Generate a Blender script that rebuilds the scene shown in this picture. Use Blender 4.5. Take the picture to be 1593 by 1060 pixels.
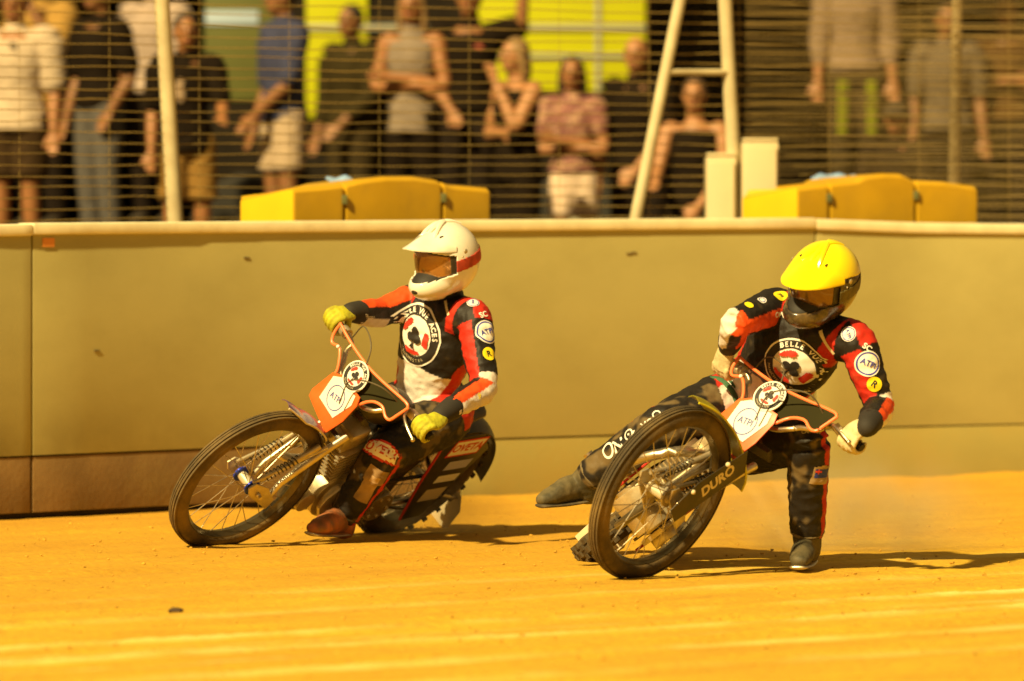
import bpy, bmesh, math, random
import numpy as np
from mathutils import Vector, Matrix, noise
from mathutils.bvhtree import BVHTree

for o in list(bpy.data.objects):
    bpy.data.objects.remove(o, do_unlink=True)
SC = bpy.context.scene
COL = SC.collection
random.seed(7)
RNG = np.random.default_rng(7)

# ------------------------------------------------------------------ camera
# telephoto from the infield, 1.57 m up, looking along +Y; F is the focal length in photo pixels
F, CX, Y0, H = 10100.0, 796.5, 261.0, 1.57
cam_data = bpy.data.cameras.new('camera')
cam = bpy.data.objects.new('camera', cam_data)
COL.objects.link(cam)
cam.location = (0, 0, H)
cam.rotation_euler = (math.radians(90), 0, 0)
cam_data.sensor_width = 36.0
cam_data.lens = F / 1593.0 * 36.0
cam_data.shift_y = -(530.0 - Y0) / 1593.0
cam_data.clip_start = 0.5
cam_data.clip_end = 2000
cam_data.dof.use_dof = True
cam_data.dof.focus_distance = 26.0
cam_data.dof.aperture_fstop = 2.3
SC.camera = cam

# ------------------------------------------------------------------ night sky glow and floodlight
world = bpy.data.worlds.new('World')
SC.world = world
world.use_nodes = True
bg = world.node_tree.nodes['Background']
bg.inputs['Color'].default_value = (1.0, 0.70, 0.30, 1)
bg.inputs['Strength'].default_value = 0.165

SUN_ELEV, SUN_AZ = math.radians(40), math.radians(55)     # azimuth: from the left (-X) towards the camera (-Y)
sun_data = bpy.data.lights.new('floodlight_sun', 'SUN')
sun_data.energy = 5.0
sun_data.angle = math.radians(1.6)
sun_data.color = (1.0, 0.775, 0.35)
sun = bpy.data.objects.new('floodlight_sun', sun_data)
COL.objects.link(sun)
to_sun = Vector((-math.cos(SUN_AZ) * math.cos(SUN_ELEV), -math.sin(SUN_AZ) * math.cos(SUN_ELEV), math.sin(SUN_ELEV)))
sun.rotation_euler = to_sun.to_track_quat('Z', 'Y').to_euler()
sun.location = (-8, 10, 14)

SC.view_settings.view_transform = 'Standard'
SC.view_settings.look = 'None'
SC.view_settings.gamma = 1.0
SC.view_settings.use_curve_mapping = False
SC.view_settings.exposure = 0.78
SC.render.engine = 'CYCLES'
SC.render.resolution_x, SC.render.resolution_y = 1024, 681


# ------------------------------------------------------------------ helpers
def at(px, py, d):
    """world point that lies d metres away along the view, given where it stands in the photograph"""
    return np.array([(px - CX) / F * d, d, H - (py - Y0) / F * d])


def nrm(v):
    v = np.asarray(v, float)
    return v / max(1e-9, np.linalg.norm(v))


def rotm(ax, a):
    ax = nrm(ax)
    K = np.array([[0, -ax[2], ax[1]], [ax[2], 0, -ax[0]], [-ax[1], ax[0], 0]])
    return np.eye(3) + math.sin(a) * K + (1 - math.cos(a)) * K @ K


MATS = {}


def mat(name, rgb, rough=0.6, metal=0.0, var=0.0, vscale=6.0, bump=0.0, bscale=40.0, dirt=None, dirt_amt=0.0,
        dscale=5.0, coat=0.0, attr=None, stretch=None, low=None, spec=.5):
    """procedural principled material: colour variation, soiling in patches with a shape of their own, fine relief"""
    if name in MATS:
        return MATS[name]
    m = bpy.data.materials.new(name)
    m.use_nodes = True
    nt = m.node_tree
    N, L = nt.nodes, nt.links
    p = N['Principled BSDF']
    p.inputs['Base Color'].default_value = (*rgb, 1)
    p.inputs['Roughness'].default_value = rough
    p.inputs['Metallic'].default_value = metal
    p.inputs['Specular IOR Level'].default_value = spec
    if coat:
        p.inputs['Coat Weight'].default_value = coat
        p.inputs['Coat Roughness'].default_value = 0.08
    tc = N.new('ShaderNodeTexCoord')
    vec = tc.outputs['Object']
    if stretch:
        mp = N.new('ShaderNodeMapping')
        mp.inputs['Scale'].default_value = stretch
        L.new(vec, mp.inputs['Vector'])
        vec = mp.outputs['Vector']
    col = None
    if attr:
        a = N.new('ShaderNodeAttribute')
        a.attribute_name = attr
        col = a.outputs['Color']
    if var:
        nz = N.new('ShaderNodeTexNoise')
        nz.inputs['Scale'].default_value = vscale
        nz.inputs['Detail'].default_value = 6
        L.new(vec, nz.inputs['Vector'])
        mr = N.new('ShaderNodeMapRange')
        mr.inputs['From Min'].default_value = 0.3
        mr.inputs['From Max'].default_value = 0.7
        mr.inputs['To Min'].default_value = 1 - var
        mr.inputs['To Max'].default_value = 1 + var
        L.new(nz.outputs['Fac'], mr.inputs['Value'])
        mx = N.new('ShaderNodeMix')
        mx.data_type = 'RGBA'
        mx.blend_type = 'MULTIPLY'
        mx.inputs['Factor'].default_value = 1
        if col:
            L.new(col, mx.inputs['A'])
        else:
            mx.inputs['A'].default_value = (*rgb, 1)
        L.new(mr.outputs['Result'], mx.inputs['B'])
        col = mx.outputs['Result']
    if dirt:
        nz = N.new('ShaderNodeTexNoise')
        nz.inputs['Scale'].default_value = dscale
        nz.inputs['Detail'].default_value = 8
        nz.inputs['Roughness'].default_value = 0.65
        L.new(vec, nz.inputs['Vector'])
        mr = N.new('ShaderNodeMapRange')
        mr.inputs['From Min'].default_value = 0.42
        mr.inputs['From Max'].default_value = 0.72
        mr.inputs['To Max'].default_value = dirt_amt
        L.new(nz.outputs['Fac'], mr.inputs['Value'])
        mx = N.new('ShaderNodeMix')
        mx.data_type = 'RGBA'
        L.new(mr.outputs['Result'], mx.inputs['Factor'])
        if col:
            L.new(col, mx.inputs['A'])
        else:
            mx.inputs['A'].default_value = (*rgb, 1)
        mx.inputs['B'].default_value = (*dirt, 1)
        col = mx.outputs['Result']
    if low:                                   # splashed mud low down: ragged edge, fades out upwards
        rgb_l, z0, z1, x0, x1 = low
        sx = N.new('ShaderNodeSeparateXYZ')
        L.new(tc.outputs['Object'], sx.inputs[0])
        mr = N.new('ShaderNodeMapRange')
        mr.inputs['From Min'].default_value = z1
        mr.inputs['From Max'].default_value = z0
        L.new(sx.outputs['Z'], mr.inputs['Value'])
        mrx = N.new('ShaderNodeMapRange')
        mrx.inputs['From Min'].default_value = x1
        mrx.inputs['From Max'].default_value = x0
        L.new(sx.outputs['X'], mrx.inputs['Value'])
        nz = N.new('ShaderNodeTexNoise')
        nz.inputs['Scale'].default_value = 2.3
        nz.inputs['Detail'].default_value = 8
        L.new(tc.outputs['Object'], nz.inputs['Vector'])
        m1 = N.new('ShaderNodeMath'); m1.operation = 'MULTIPLY'
        L.new(mr.outputs['Result'], m1.inputs[0]); L.new(mrx.outputs['Result'], m1.inputs[1])
        m2 = N.new('ShaderNodeMath'); m2.operation = 'MULTIPLY'
        L.new(m1.outputs[0], m2.inputs[0])
        nr = N.new('ShaderNodeMapRange')
        nr.inputs['From Min'].default_value = .30
        nr.inputs['From Max'].default_value = .52
        L.new(nz.outputs['Fac'], nr.inputs['Value'])
        L.new(nr.outputs['Result'], m2.inputs[1])
        mx = N.new('ShaderNodeMix'); mx.data_type = 'RGBA'
        L.new(m2.outputs[0], mx.inputs['Factor'])
        if col:
            L.new(col, mx.inputs['A'])
        else:
            mx.inputs['A'].default_value = (*rgb, 1)
        mx.inputs['B'].default_value = (*rgb_l, 1)
        col = mx.outputs['Result']
    if col:
        L.new(col, p.inputs['Base Color'])
    if bump:
        nb = N.new('ShaderNodeTexNoise')
        nb.inputs['Scale'].default_value = bscale
        nb.inputs['Detail'].default_value = 5
        L.new(vec, nb.inputs['Vector'])
        b = N.new('ShaderNodeBump')
        b.inputs['Strength'].default_value = bump
        b.inputs['Distance'].default_value = 0.01
        L.new(nb.outputs['Fac'], b.inputs['Height'])
        L.new(b.outputs['Normal'], p.inputs['Normal'])
    MATS[name] = m
    return m


DUST = (0.40, 0.27, 0.11)


class MB:
    """collects vertices and faces that are linked as ONE mesh object"""

    def __init__(s):
        s.v, s.f = [], []

    def add(s, v, f):
        o = len(s.v)
        s.v.extend([tuple(map(float, p)) for p in v])
        s.f.extend([tuple(i + o for i in q) for q in f])
        return s

    def tr(s, R=None, T=None):
        a = np.array(s.v, float)
        if R is not None:
            a = a @ np.asarray(R).T
        if T is not None:
            a = a + np.asarray(T)
        s.v = [tuple(p) for p in a]
        return s


def link(name, me, material=None, parent=None, origin=None, smooth=True):
    o = bpy.data.objects.new(name, me)
    COL.objects.link(o)
    if material is not None and not me.materials:
        me.materials.append(material)
    if parent is not None:
        o.parent = parent
    if smooth:
        me.polygons.foreach_set('use_smooth', [True] * len(me.polygons))
    return o


def build(name, mb, material, parent=None, origin=(0, 0, 0), smooth=True, sharp=35, bevel=0.0):
    me = bpy.data.meshes.new(name)
    ox, oy, oz = origin
    me.from_pydata([(x - ox, y - oy, z - oz) for x, y, z in mb.v], [], mb.f)
    me.validate()
    bm = bmesh.new()
    bm.from_mesh(me)
    bmesh.ops.recalc_face_normals(bm, faces=bm.faces)
    if bevel:
        es = [e for e in bm.edges if len(e.link_faces) == 2 and e.calc_face_angle(0) > math.radians(50)]
        bmesh.ops.bevel(bm, geom=es, offset=bevel, segments=2, affect='EDGES', profile=0.6)
    bm.to_mesh(me)
    bm.free()
    o = link(name, me, material, parent, smooth=smooth)
    if smooth and sharp:
        try:
            me.set_sharp_from_angle(angle=math.radians(sharp))
        except Exception:
            pass
    if parent is None:
        o.location = origin
    return o


def tag(o, label=None, cat=None, group=None, kind=None):
    if label: o['label'] = label
    if cat: o['category'] = cat
    if group: o['group'] = group
    if kind: o['kind'] = kind
    return o


def thing(name, loc, label, cat, group=None):
    o = bpy.data.objects.new(name, None)
    o.empty_display_size = 0.1
    COL.objects.link(o)
    o.location = loc
    return tag(o, label, cat, group)


def catmull(P, sub):
    P = np.asarray(P, float)
    if len(P) < 3 or sub <= 1:
        out = []
        for i in range(len(P) - 1):
            for k in range(sub):
                out.append(P[i] + (P[i + 1] - P[i]) * k / sub)
        out.append(P[-1])
        return np.array(out)
    Q = np.vstack([2 * P[0] - P[1], P, 2 * P[-1] - P[-2]])
    out = []
    for i in range(1, len(Q) - 2):
        p0, p1, p2, p3 = Q[i - 1], Q[i], Q[i + 1], Q[i + 2]
        for k in range(sub):
            t = k / sub
            out.append(0.5 * ((2 * p1) + (p2 - p0) * t + (2 * p0 - 5 * p1 + 4 * p2 - p3) * t * t + (3 * p1 - p0 - 3 * p2 + p3) * t ** 3))
    out.append(P[-1])
    return np.array(out)


def sweep(pts, rad, ref=(0, 0, 1), seg=14, sub=4, cap='round', closed=False):
    """loft along pts with elliptical sections; rad: scalars or (a, b) with a measured along ref"""
    R = np.array([(r, r) if np.isscalar(r) else r for r in rad], float)
    if len(R) == 1:
        R = np.repeat(R, len(pts), 0)
    refs = np.asarray(ref, float)
    if refs.ndim == 1:
        refs = np.repeat(refs[None], len(pts), 0)
    X = catmull(np.hstack([np.asarray(pts, float), R, refs]), sub)
    P, R, refs = X[:, :3], np.maximum(X[:, 3:5], 1e-4), X[:, 5:8]
    T = np.gradient(P, axis=0)
    V, Fc = [], []
    rings = []

    def ring(c, a, b, ra, rb):
        base = len(V)
        for j in range(seg):
            th = 2 * math.pi * j / seg
            V.append(c + a * ra * math.cos(th) + b * rb * math.sin(th))
        rings.append(base)

    n = len(P)
    fr = []
    for i in range(n):
        t = nrm(T[i])
        r0 = refs[i]
        if abs(np.dot(nrm(r0), t)) > 0.97:
            r0 = np.array([t[1], t[2], t[0]])
        a = nrm(r0 - t * np.dot(r0, t))
        b = np.cross(t, a)
        fr.append((t, a, b))
    if cap == 'round':
        t, a, b = fr[0]
        m = min(R[0])
        for k in (0.15, 0.55, 0.85):
            h = math.sqrt(max(0, 1 - k * k))
            ring(P[0] - t * m * h, a, b, R[0][0] * k, R[0][1] * k)
    for i in range(n):
        t, a, b = fr[i]
        ring(P[i], a, b, R[i][0], R[i][1])
    if cap == 'round':
        t, a, b = fr[-1]
        m = min(R[-1])
        for k in (0.85, 0.55, 0.15):
            h = math.sqrt(max(0, 1 - k * k))
            ring(P[-1] + t * m * h, a, b, R[-1][0] * k, R[-1][1] * k)
    for i in range(len(rings) - 1):
        A, B = rings[i], rings[i + 1]
        for j in range(seg):
            k = (j + 1) % seg
            Fc.append((A + j, A + k, B + k, B + j))
    if cap:
        Fc.append(tuple(rings[0] + j for j in reversed(range(seg))))
        Fc.append(tuple(rings[-1] + j for j in range(seg)))
    return np.array(V), Fc


def tube(pts, r, seg=10, sub=1, cap='flat'):
    return sweep(pts, [r] * len(pts) if np.isscalar(r) else r, ref=(0.13, 0.31, 0.94), seg=seg, sub=sub, cap=cap)


def ellipsoid(c, r, R=None, seg=18, rings=12):
    V, Fc = [], []
    for i in range(1, rings):
        ph = math.pi * i / rings
        for j in range(seg):
            th = 2 * math.pi * j / seg
            V.append((r[0] * math.sin(ph) * math.cos(th), r[1] * math.sin(ph) * math.sin(th), r[2] * math.cos(ph)))
    V.append((0, 0, r[2]))
    V.append((0, 0, -r[2]))
    for i in range(rings - 2):
        for j in range(seg):
            k = (j + 1) % seg
            Fc.append((i * seg + j, (i + 1) * seg + j, (i + 1) * seg + k, i * seg + k))
    top, bot = len(V) - 2, len(V) - 1
    for j in range(seg):
        k = (j + 1) % seg
        Fc.append((top, j, k))
        Fc.append((bot, (rings - 2) * seg + k, (rings - 2) * seg + j))
    V = np.array(V)
    if R is not None:
        V = V @ np.asarray(R).T
    return V + np.asarray(c), Fc


def box(c, h, R=None):
    V = np.array([(x, y, z) for x in (-1, 1) for y in (-1, 1) for z in (-1, 1)], float) * np.asarray(h)
    if R is not None:
        V = V @ np.asarray(R).T
    return V + np.asarray(c), [(0, 1, 3, 2), (4, 6, 7, 5), (0, 4, 5, 1), (2, 3, 7, 6), (0, 2, 6, 4), (1, 5, 7, 3)]


def lathe_y(profile, seg=64, arc=None):
    """profile of (radius, y) closed loop turned about the Y axis"""
    V, Fc = [], []
    n = len(profile)
    full = arc is None
    a0, a1 = (0, 2 * math.pi) if full else arc
    cnt = seg if full else seg + 1
    for i in range(cnt):
        th = a0 + (a1 - a0) * i / seg
        for r, y in profile:
            V.append((r * math.cos(th), y, r * math.sin(th)))
    for i in range(seg):
        k = (i + 1) % cnt
        for j in range(n):
            l = (j + 1) % n
            Fc.append((i * n + j, i * n + l, k * n + l, k * n + j))
    if not full:
        Fc.append(tuple(range(n)))
        Fc.append(tuple((cnt - 1) * n + j for j in reversed(range(n))))
    return np.array(V), Fc


def prism(poly, thick, fn):
    """2D outline (a, b) made into a slab; fn(a, b, c) gives the point, c = 0..thick"""
    n = len(poly)
    V = [fn(a, b, 0) for a, b in poly] + [fn(a, b, thick) for a, b in poly]
    Fc = [tuple(range(n)), tuple(range(2 * n - 1, n - 1, -1))]
    for i in range(n):
        k = (i + 1) % n
        Fc.append((i, i + n, k + n, k))
    return np.array(V), Fc


_tmp_col = COL


def fuse(parts, voxel, smooth=3, factor=0.5):
    """several overlapping closed lofts grown together into one continuous skin"""
    mb = MB()
    for v, f in parts:
        mb.add(v, f)
    me = bpy.data.meshes.new('fuse_tmp')
    me.from_pydata(mb.v, [], mb.f)
    o = bpy.data.objects.new('fuse_tmp', me)
    COL.objects.link(o)
    r = o.modifiers.new('r', 'REMESH')
    r.mode = 'VOXEL'
    r.voxel_size = voxel
    if smooth:
        s = o.modifiers.new('s', 'SMOOTH')
        s.factor = factor
        s.iterations = smooth
    dg = bpy.context.evaluated_depsgraph_get()
    out = bpy.data.meshes.new_from_object(o.evaluated_get(dg))
    bpy.data.objects.remove(o, do_unlink=True)
    bpy.data.meshes.remove(me)
    return out


def mesh_np(me):
    a = np.empty(len(me.vertices) * 3)
    me.vertices.foreach_get('co', a)
    return a.reshape(-1, 3)


def set_np(me, a):
    me.vertices.foreach_set('co', np.asarray(a, float).ravel())
    me.update()


def normals_np(me):
    a = np.empty(len(me.vertices) * 3)
    me.vertices.foreach_get('normal', a)
    return a.reshape(-1, 3)


def paint(me, colors, name='Col'):
    at_ = me.color_attributes.new(name, 'FLOAT_COLOR', 'POINT')
    c = np.ones((len(colors), 4))
    c[:, :3] = colors
    at_.data.foreach_set('color', c.ravel())


def fnoise(P, scale, seed=0.0):
    return np.array([noise.noise((p[0] * scale + seed, p[1] * scale + seed * 1.7, p[2] * scale - seed)) for p in P])


_text_cache = {}


def text2d(s, size, bold=0.0):
    """lettering outline as flat triangles, centred on 0,0"""
    key = (s, size, bold)
    if key in _text_cache:
        return _text_cache[key]
    cu = bpy.data.curves.new('t', 'FONT')
    cu.body = s
    cu.size = size
    cu.align_x = 'CENTER'
    cu.align_y = 'CENTER'
    cu.offset = bold * size
    cu.resolution_u = 3
    o = bpy.data.objects.new('t', cu)
    COL.objects.link(o)
    dg = bpy.context.evaluated_depsgraph_get()
    me = bpy.data.meshes.new_from_object(o.evaluated_get(dg))
    V = mesh_np(me)[:, :2].copy()
    Fc = [tuple(p.vertices) for p in me.polygons]
    bpy.data.objects.remove(o, do_unlink=True)
    bpy.data.curves.remove(cu)
    bpy.data.meshes.remove(me)
    _text_cache[key] = (V, Fc)
    return V, Fc


def rot2(V, a, t=(0, 0)):
    c, s = math.cos(a), math.sin(a)
    return np.asarray(V) @ np.array([[c, s], [-s, c]]) + np.asarray(t)


def disc2d(r, seg=40, rings=6, sx=1.0, r0=0.0):
    V, Fc = [], []
    for i in range(rings + 1):
        rr = r0 + (r - r0) * i / rings
        for j in range(seg):
            th = 2 * math.pi * j / seg
            V.append((rr * math.cos(th) * sx, rr * math.sin(th)))
    for i in range(rings):
        for j in range(seg):
            k = (j + 1) % seg
            Fc.append((i * seg + j, (i + 1) * seg + j, (i + 1) * seg + k, i * seg + k))
    return np.array(V), Fc


def grid2d(w, h, nx, ny):
    V = [(w * (i / nx - .5), h * (j / ny - .5)) for j in range(ny + 1) for i in range(nx + 1)]
    Fc = [(j * (nx + 1) + i, j * (nx + 1) + i + 1, (j + 1) * (nx + 1) + i + 1, (j + 1) * (nx + 1) + i) for j in range(ny) for i in range(nx)]
    return np.array(V), Fc


def poly_grid(test, w, h, step):
    """cells of a fine grid whose centre passes the test"""
    nx, ny = max(1, int(w / step)), max(1, int(h / step))
    V, Fc = grid2d(w, h, nx, ny)
    keep = [q for q in Fc if test(*(V[list(q)].mean(0)))]
    return V, keep


def arc_text(s, radius, size, a_mid, spread, bold=0.03, flip=False):
    V, Fc = [], []
    n = len(s)
    for i, ch in enumerate(s):
        if ch == ' ':
            continue
        a = a_mid + spread * (0.5 - (i + .5) / n)
        v, f = text2d(ch, size, bold)
        v = rot2(v, a + (math.pi / 2 if flip else -math.pi / 2), (radius * math.cos(a), radius * math.sin(a)))
        o = len(V)
        V.extend(v.tolist())
        Fc.extend([tuple(k + o for k in q) for q in f])
    return np.array(V), Fc


def club2d(r):
    """three leaves and a stem"""
    def t(x, y):
        for cx, cy in ((0, .50), (-.46, -.12), (.46, -.12)):
            if (x / r - cx) ** 2 + (y / r - cy) ** 2 < .40 ** 2:
                return True
        if abs(x / r) < .24 and -.3 < y / r < .3:
            return True
        return -1.0 < y / r < 0 and abs(x / r) < .07 + .30 * max(0, -y / r - .55) ** 1.3 * 2
    return poly_grid(t, 2.2 * r, 2.2 * r, r / 22)
# ------------------------------------------------------------------ track surface
TA, TB = 0.777, 0.630          # the track runs along (TA, TB); the wall stands parallel to it


def axis_steps(lo, hi, step, far_lo, far_hi):
    a = list(np.arange(lo, hi, step))
    left, right, s = [], [], step
    x = lo
    while x > far_lo:
        s *= 1.6
        x -= s
        left.append(x)
    s, x = step, a[-1]
    while x < far_hi:
        s *= 1.6
        x += s
        right.append(x)
    return np.array(left[::-1] + a + right)


WALL = [(-160, 28.45, 1.320), (0, 28.85, 1.320), (50, 28.98, 1.322), (330, 29.75, 1.322), (660, 30.55, 1.322), (980, 31.3, 1.322),
        (1268, 31.95, 1.322), (1430, 32.3, 1.300), (1593, 32.6, 1.292), (1800, 33.0, 1.29)]
WPX = np.array([w[0] for w in WALL], float)
WD = np.array([w[1] for w in WALL])
WZ = np.array([w[2] for w in WALL])


def wall_pt(px, back=0.0):
    d = np.interp(px, WPX, WD)
    return np.array([(px - CX) / F * d - TB * back, d + TA * back, 0.0])


def wall_rot(px):
    a, b = wall_pt(px - 20), wall_pt(px + 20)
    return rotm((0, 0, 1), math.atan2(b[1] - a[1], b[0] - a[0]))


wx = np.array([wall_pt(p)[0] for p in WPX])
wy = np.array([wall_pt(p)[1] for p in WPX])


def make_track():
    xs = axis_steps(-3.3, 3.4, 0.022, -300, 300)
    ys = axis_steps(19.0, 33.4, 0.045, -40, 900)
    X, Y = np.meshgrid(xs, ys)
    c = -X * TB + Y * TA
    l = X * TA + Y * TB
    near = (np.abs(X) < 3.6) & (Y > 18.5) & (Y < 33.6)
    Z = np.zeros_like(X)
    rg = np.random.default_rng(3)
    for k in range(34):                                   # wheel ruts and scrape ridges left along the racing line
        c0 = rg.uniform(14.5, 23.5)
        wd = rg.uniform(0.018, 0.07)
        amp = rg.uniform(0.002, 0.006) * rg.choice([1, -1])
        wob = 0.05 * np.sin(l * rg.uniform(0.5, 1.1) + rg.uniform(0, 6))
        Z += amp * np.exp(-((c - c0 - wob) / wd) ** 2)
    for c0, wd, amp in ((17.5, 0.035, 0.013), (16.9, 0.03, 0.011), (17.05, 0.06, -0.008), (16.2, 0.04, 0.009), (18.4, 0.05, 0.008), (15.6, 0.05, 0.010)):
        Z += amp * np.exp(-((c - c0 - 0.02 * np.sin(l * 1.3 + c0)) / wd) ** 2)
    # lumpy grain from random value noise stretched along the track
    def vnoise(a, b, seed):
        r = np.random.default_rng(seed).uniform(-1, 1, (256, 256))
        ia, ib = np.floor(a).astype(int), np.floor(b).astype(int)
        fa, fb = a - ia, b - ib
        fa, fb = fa * fa * (3 - 2 * fa), fb * fb * (3 - 2 * fb)
        g = lambda i, j: r[i % 256, j % 256]
        return (g(ia, ib) * (1 - fa) + g(ia + 1, ib) * fa) * (1 - fb) + (g(ia, ib + 1) * (1 - fa) + g(ia + 1, ib + 1) * fa) * fb
    Z += 0.006 * vnoise(l * 1.1, c * 4.5, 1) + 0.004 * vnoise(l * 4, c * 12, 2) + 0.0025 * vnoise(l * 14, c * 25, 5)
    # loose dirt thrown up against the wall, higher to the right
    dist = (np.interp(X, wx, wy) - Y) * TA
    hgt = np.interp(X, [-2.4, -0.6, 0.3, 1.2, 2.6], [0.0, 0.004, 0.02, 0.03, 0.04])
    Z += hgt * np.exp(-np.clip(dist, 0, 9) / 0.30) * (1 + 0.25 * vnoise(l * 3, c * 3, 9)) * (dist > -0.4)
    Z *= near
    V = np.stack([X.ravel(), Y.ravel(), Z.ravel()], 1)
    dry = np.zeros_like(X)                                # paler, drier dirt thrown into thin lines along the track
    for c0, wd, amp in ((17.5, 0.045, .9), (16.9, 0.04, .75), (16.55, 0.03, .5), (17.15, .03, .4), (16.15, .05, .6), (18.3, .05, .35), (15.5, .06, .6), (19.2, .08, .3)):
        dry += amp * np.exp(-((c - c0 - 0.02 * np.sin(l * 1.3 + c0)) / wd) ** 2) * np.clip(.55 + .6 * vnoise(l * 1.7, c * 2 + 40, 31) + .3 * vnoise(l * 7, c * 9, 8), 0, 1)
    damp = np.clip(np.interp(c, [18.0, 20.5, 23.5], [0, .6, 1]) + .3 * vnoise(l * .8, c * 1.5, 17), 0, 1)
    nx = len(xs)
    i = np.arange((len(ys) - 1) * (nx - 1))
    r, q = i // (nx - 1), i % (nx - 1)
    a = r * nx + q
    Fc = np.stack([a, a + 1, a + nx + 1, a + nx], 1)
    me = bpy.data.meshes.new('track')
    me.vertices.add(len(V))
    me.vertices.foreach_set('co', V.ravel())
    me.loops.add(len(Fc) * 4)
    me.loops.foreach_set('vertex_index', Fc.ravel())
    me.polygons.add(len(Fc))
    me.polygons.foreach_set('loop_start', np.arange(len(Fc)) * 4)
    me.polygons.foreach_set('loop_total', np.full(len(Fc), 4))
    me.update()
    for nm_, arr in (('dry', dry), ('damp', damp)):
        at_ = me.attributes.new(nm_, 'FLOAT', 'POINT')
        at_.data.foreach_set('value', np.clip(arr, 0, 1).ravel().astype(np.float32))
    m = bpy.data.materials.new('track_dirt')
    m.use_nodes = True
    N, L = m.node_tree.nodes, m.node_tree.links
    p = N['Principled BSDF']
    p.inputs['Roughness'].default_value = 0.95
    tc = N.new('ShaderNodeTexCoord')
    mp = N.new('ShaderNodeMapping')
    mp.inputs['Rotation'].default_value = (0, 0, -math.atan2(TB, TA))
    L.new(tc.outputs['Object'], mp.inputs['Vector'])
    st = N.new('ShaderNodeMapping')
    st.inputs['Scale'].default_value = (1.0, 3.6, 1)
    L.new(mp.outputs['Vector'], st.inputs['Vector'])
    n1 = N.new('ShaderNodeTexNoise')
    n1.inputs['Scale'].default_value = 1.0
    n1.inputs['Detail'].default_value = 9
    n1.inputs['Roughness'].default_value = 0.62
    L.new(st.outputs['Vector'], n1.inputs['Vector'])
    n2 = N.new('ShaderNodeTexNoise')
    n2.inputs['Scale'].default_value = 30
    n2.inputs['Detail'].default_value = 10
    n2.inputs['Roughness'].default_value = 0.7
    L.new(tc.outputs['Object'], n2.inputs['Vector'])
    r1 = N.new('ShaderNodeValToRGB')
    r1.color_ramp.elements[0].position = 0.32
    r1.color_ramp.elements[0].color = (0.55, 0.300, 0.010, 1)
    r1.color_ramp.elements[1].position = 0.70
    r1.color_ramp.elements[1].color = (0.68, 0.425, 0.018, 1)
    L.new(n1.outputs['Fac'], r1.inputs['Fac'])
    r2 = N.new('ShaderNodeMapRange')
    r2.inputs['From Min'].default_value = 0.3
    r2.inputs['From Max'].default_value = 0.7
    r2.inputs['To Min'].default_value = 0.70
    r2.inputs['To Max'].default_value = 1.18
    L.new(n2.outputs['Fac'], r2.inputs['Value'])
    mx = N.new('ShaderNodeMix')
    mx.data_type = 'RGBA'
    mx.blend_type = 'MULTIPLY'
    mx.inputs['Factor'].default_value = 1
    L.new(r1.outputs['Color'], mx.inputs['A'])
    L.new(r2.outputs['Result'], mx.inputs['B'])
    cur = mx.outputs['Result']
    for nm_, rgb_ in (('damp', (0.48, 0.225, 0.008, 1)), ('dry', (0.88, 0.74, 0.24, 1))):
        a_ = N.new('ShaderNodeAttribute')
        a_.attribute_name = nm_
        m2 = N.new('ShaderNodeMix')
        m2.data_type = 'RGBA'
        m2.inputs['B'].default_value = rgb_
        ml = N.new('ShaderNodeMath')
        ml.operation = 'MULTIPLY'
        ml.inputs[1].default_value = .95 if nm_ == 'dry' else .6
        L.new(a_.outputs['Fac'], ml.inputs[0])
        L.new(ml.outputs[0], m2.inputs['Factor'])
        L.new(cur, m2.inputs['A'])
        cur = m2.outputs['Result']
    L.new(cur, p.inputs['Base Color'])
    b = N.new('ShaderNodeBump')
    b.inputs['Strength'].default_value = 0.7
    b.inputs['Distance'].default_value = 0.014
    L.new(n2.outputs['Fac'], b.inputs['Height'])
    b2 = N.new('ShaderNodeBump')
    b2.inputs['Strength'].default_value = 0.25
    b2.inputs['Distance'].default_value = 0.03
    L.new(n1.outputs['Fac'], b2.inputs['Height'])
    L.new(b.outputs['Normal'], b2.inputs['Normal'])
    L.new(b2.outputs['Normal'], p.inputs['Normal'])
    o = link('track', me, m)
    tag(o, 'sandy yellow dirt track scored with long ruts', 'track', kind='structure')


make_track()

# small clods of thrown dirt: too many to count
mb = MB()
rg = np.random.default_rng(11)
for k in range(900):
    y = rg.uniform(19.8, 31.0)
    x = rg.uniform(-0.082, 0.082) * y
    if y > np.interp(x, wx, wy) - 0.1:
        continue
    r = rg.uniform(0.002, 0.006) * (1.5 if rg.random() < .06 else 1)
    v, f = ellipsoid((x, y, r * .5 + .004), (r * rg.uniform(.8, 1.6), r, r * .7), seg=6, rings=4)
    v = v + rg.uniform(-.2, .2, v.shape) * r
    mb.add(v, f)
clod_mat = mat('clod', (0.50, 0.28, 0.03), 0.95, var=0.3, vscale=3)
tag(build('dirt_clods', mb, clod_mat, smooth=False), 'small loose dirt clods scattered over the track', 'dirt', kind='stuff')
# two larger lumps that can be picked out
for px, py, r, lab in ((273, 953, 0.018, 'dark dirt lump alone on the track at lower left'),):
    d = H * F / (py - Y0)
    P = at(px, py, d)
    v, f = ellipsoid((0, 0, 0), (r * 1.6, r, r * .6), seg=12, rings=8)
    v = v * (1 + 0.25 * RNG.standard_normal((len(v), 1)) * .5)
    mb = MB().add(v + P + np.array([0, 0, r * .4]), f)
    tag(build('dirt_lump', mb, mat('lump', (0.06, 0.035, 0.015), 0.95, var=.3), origin=tuple(P)), lab, 'dirt lump')

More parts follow.
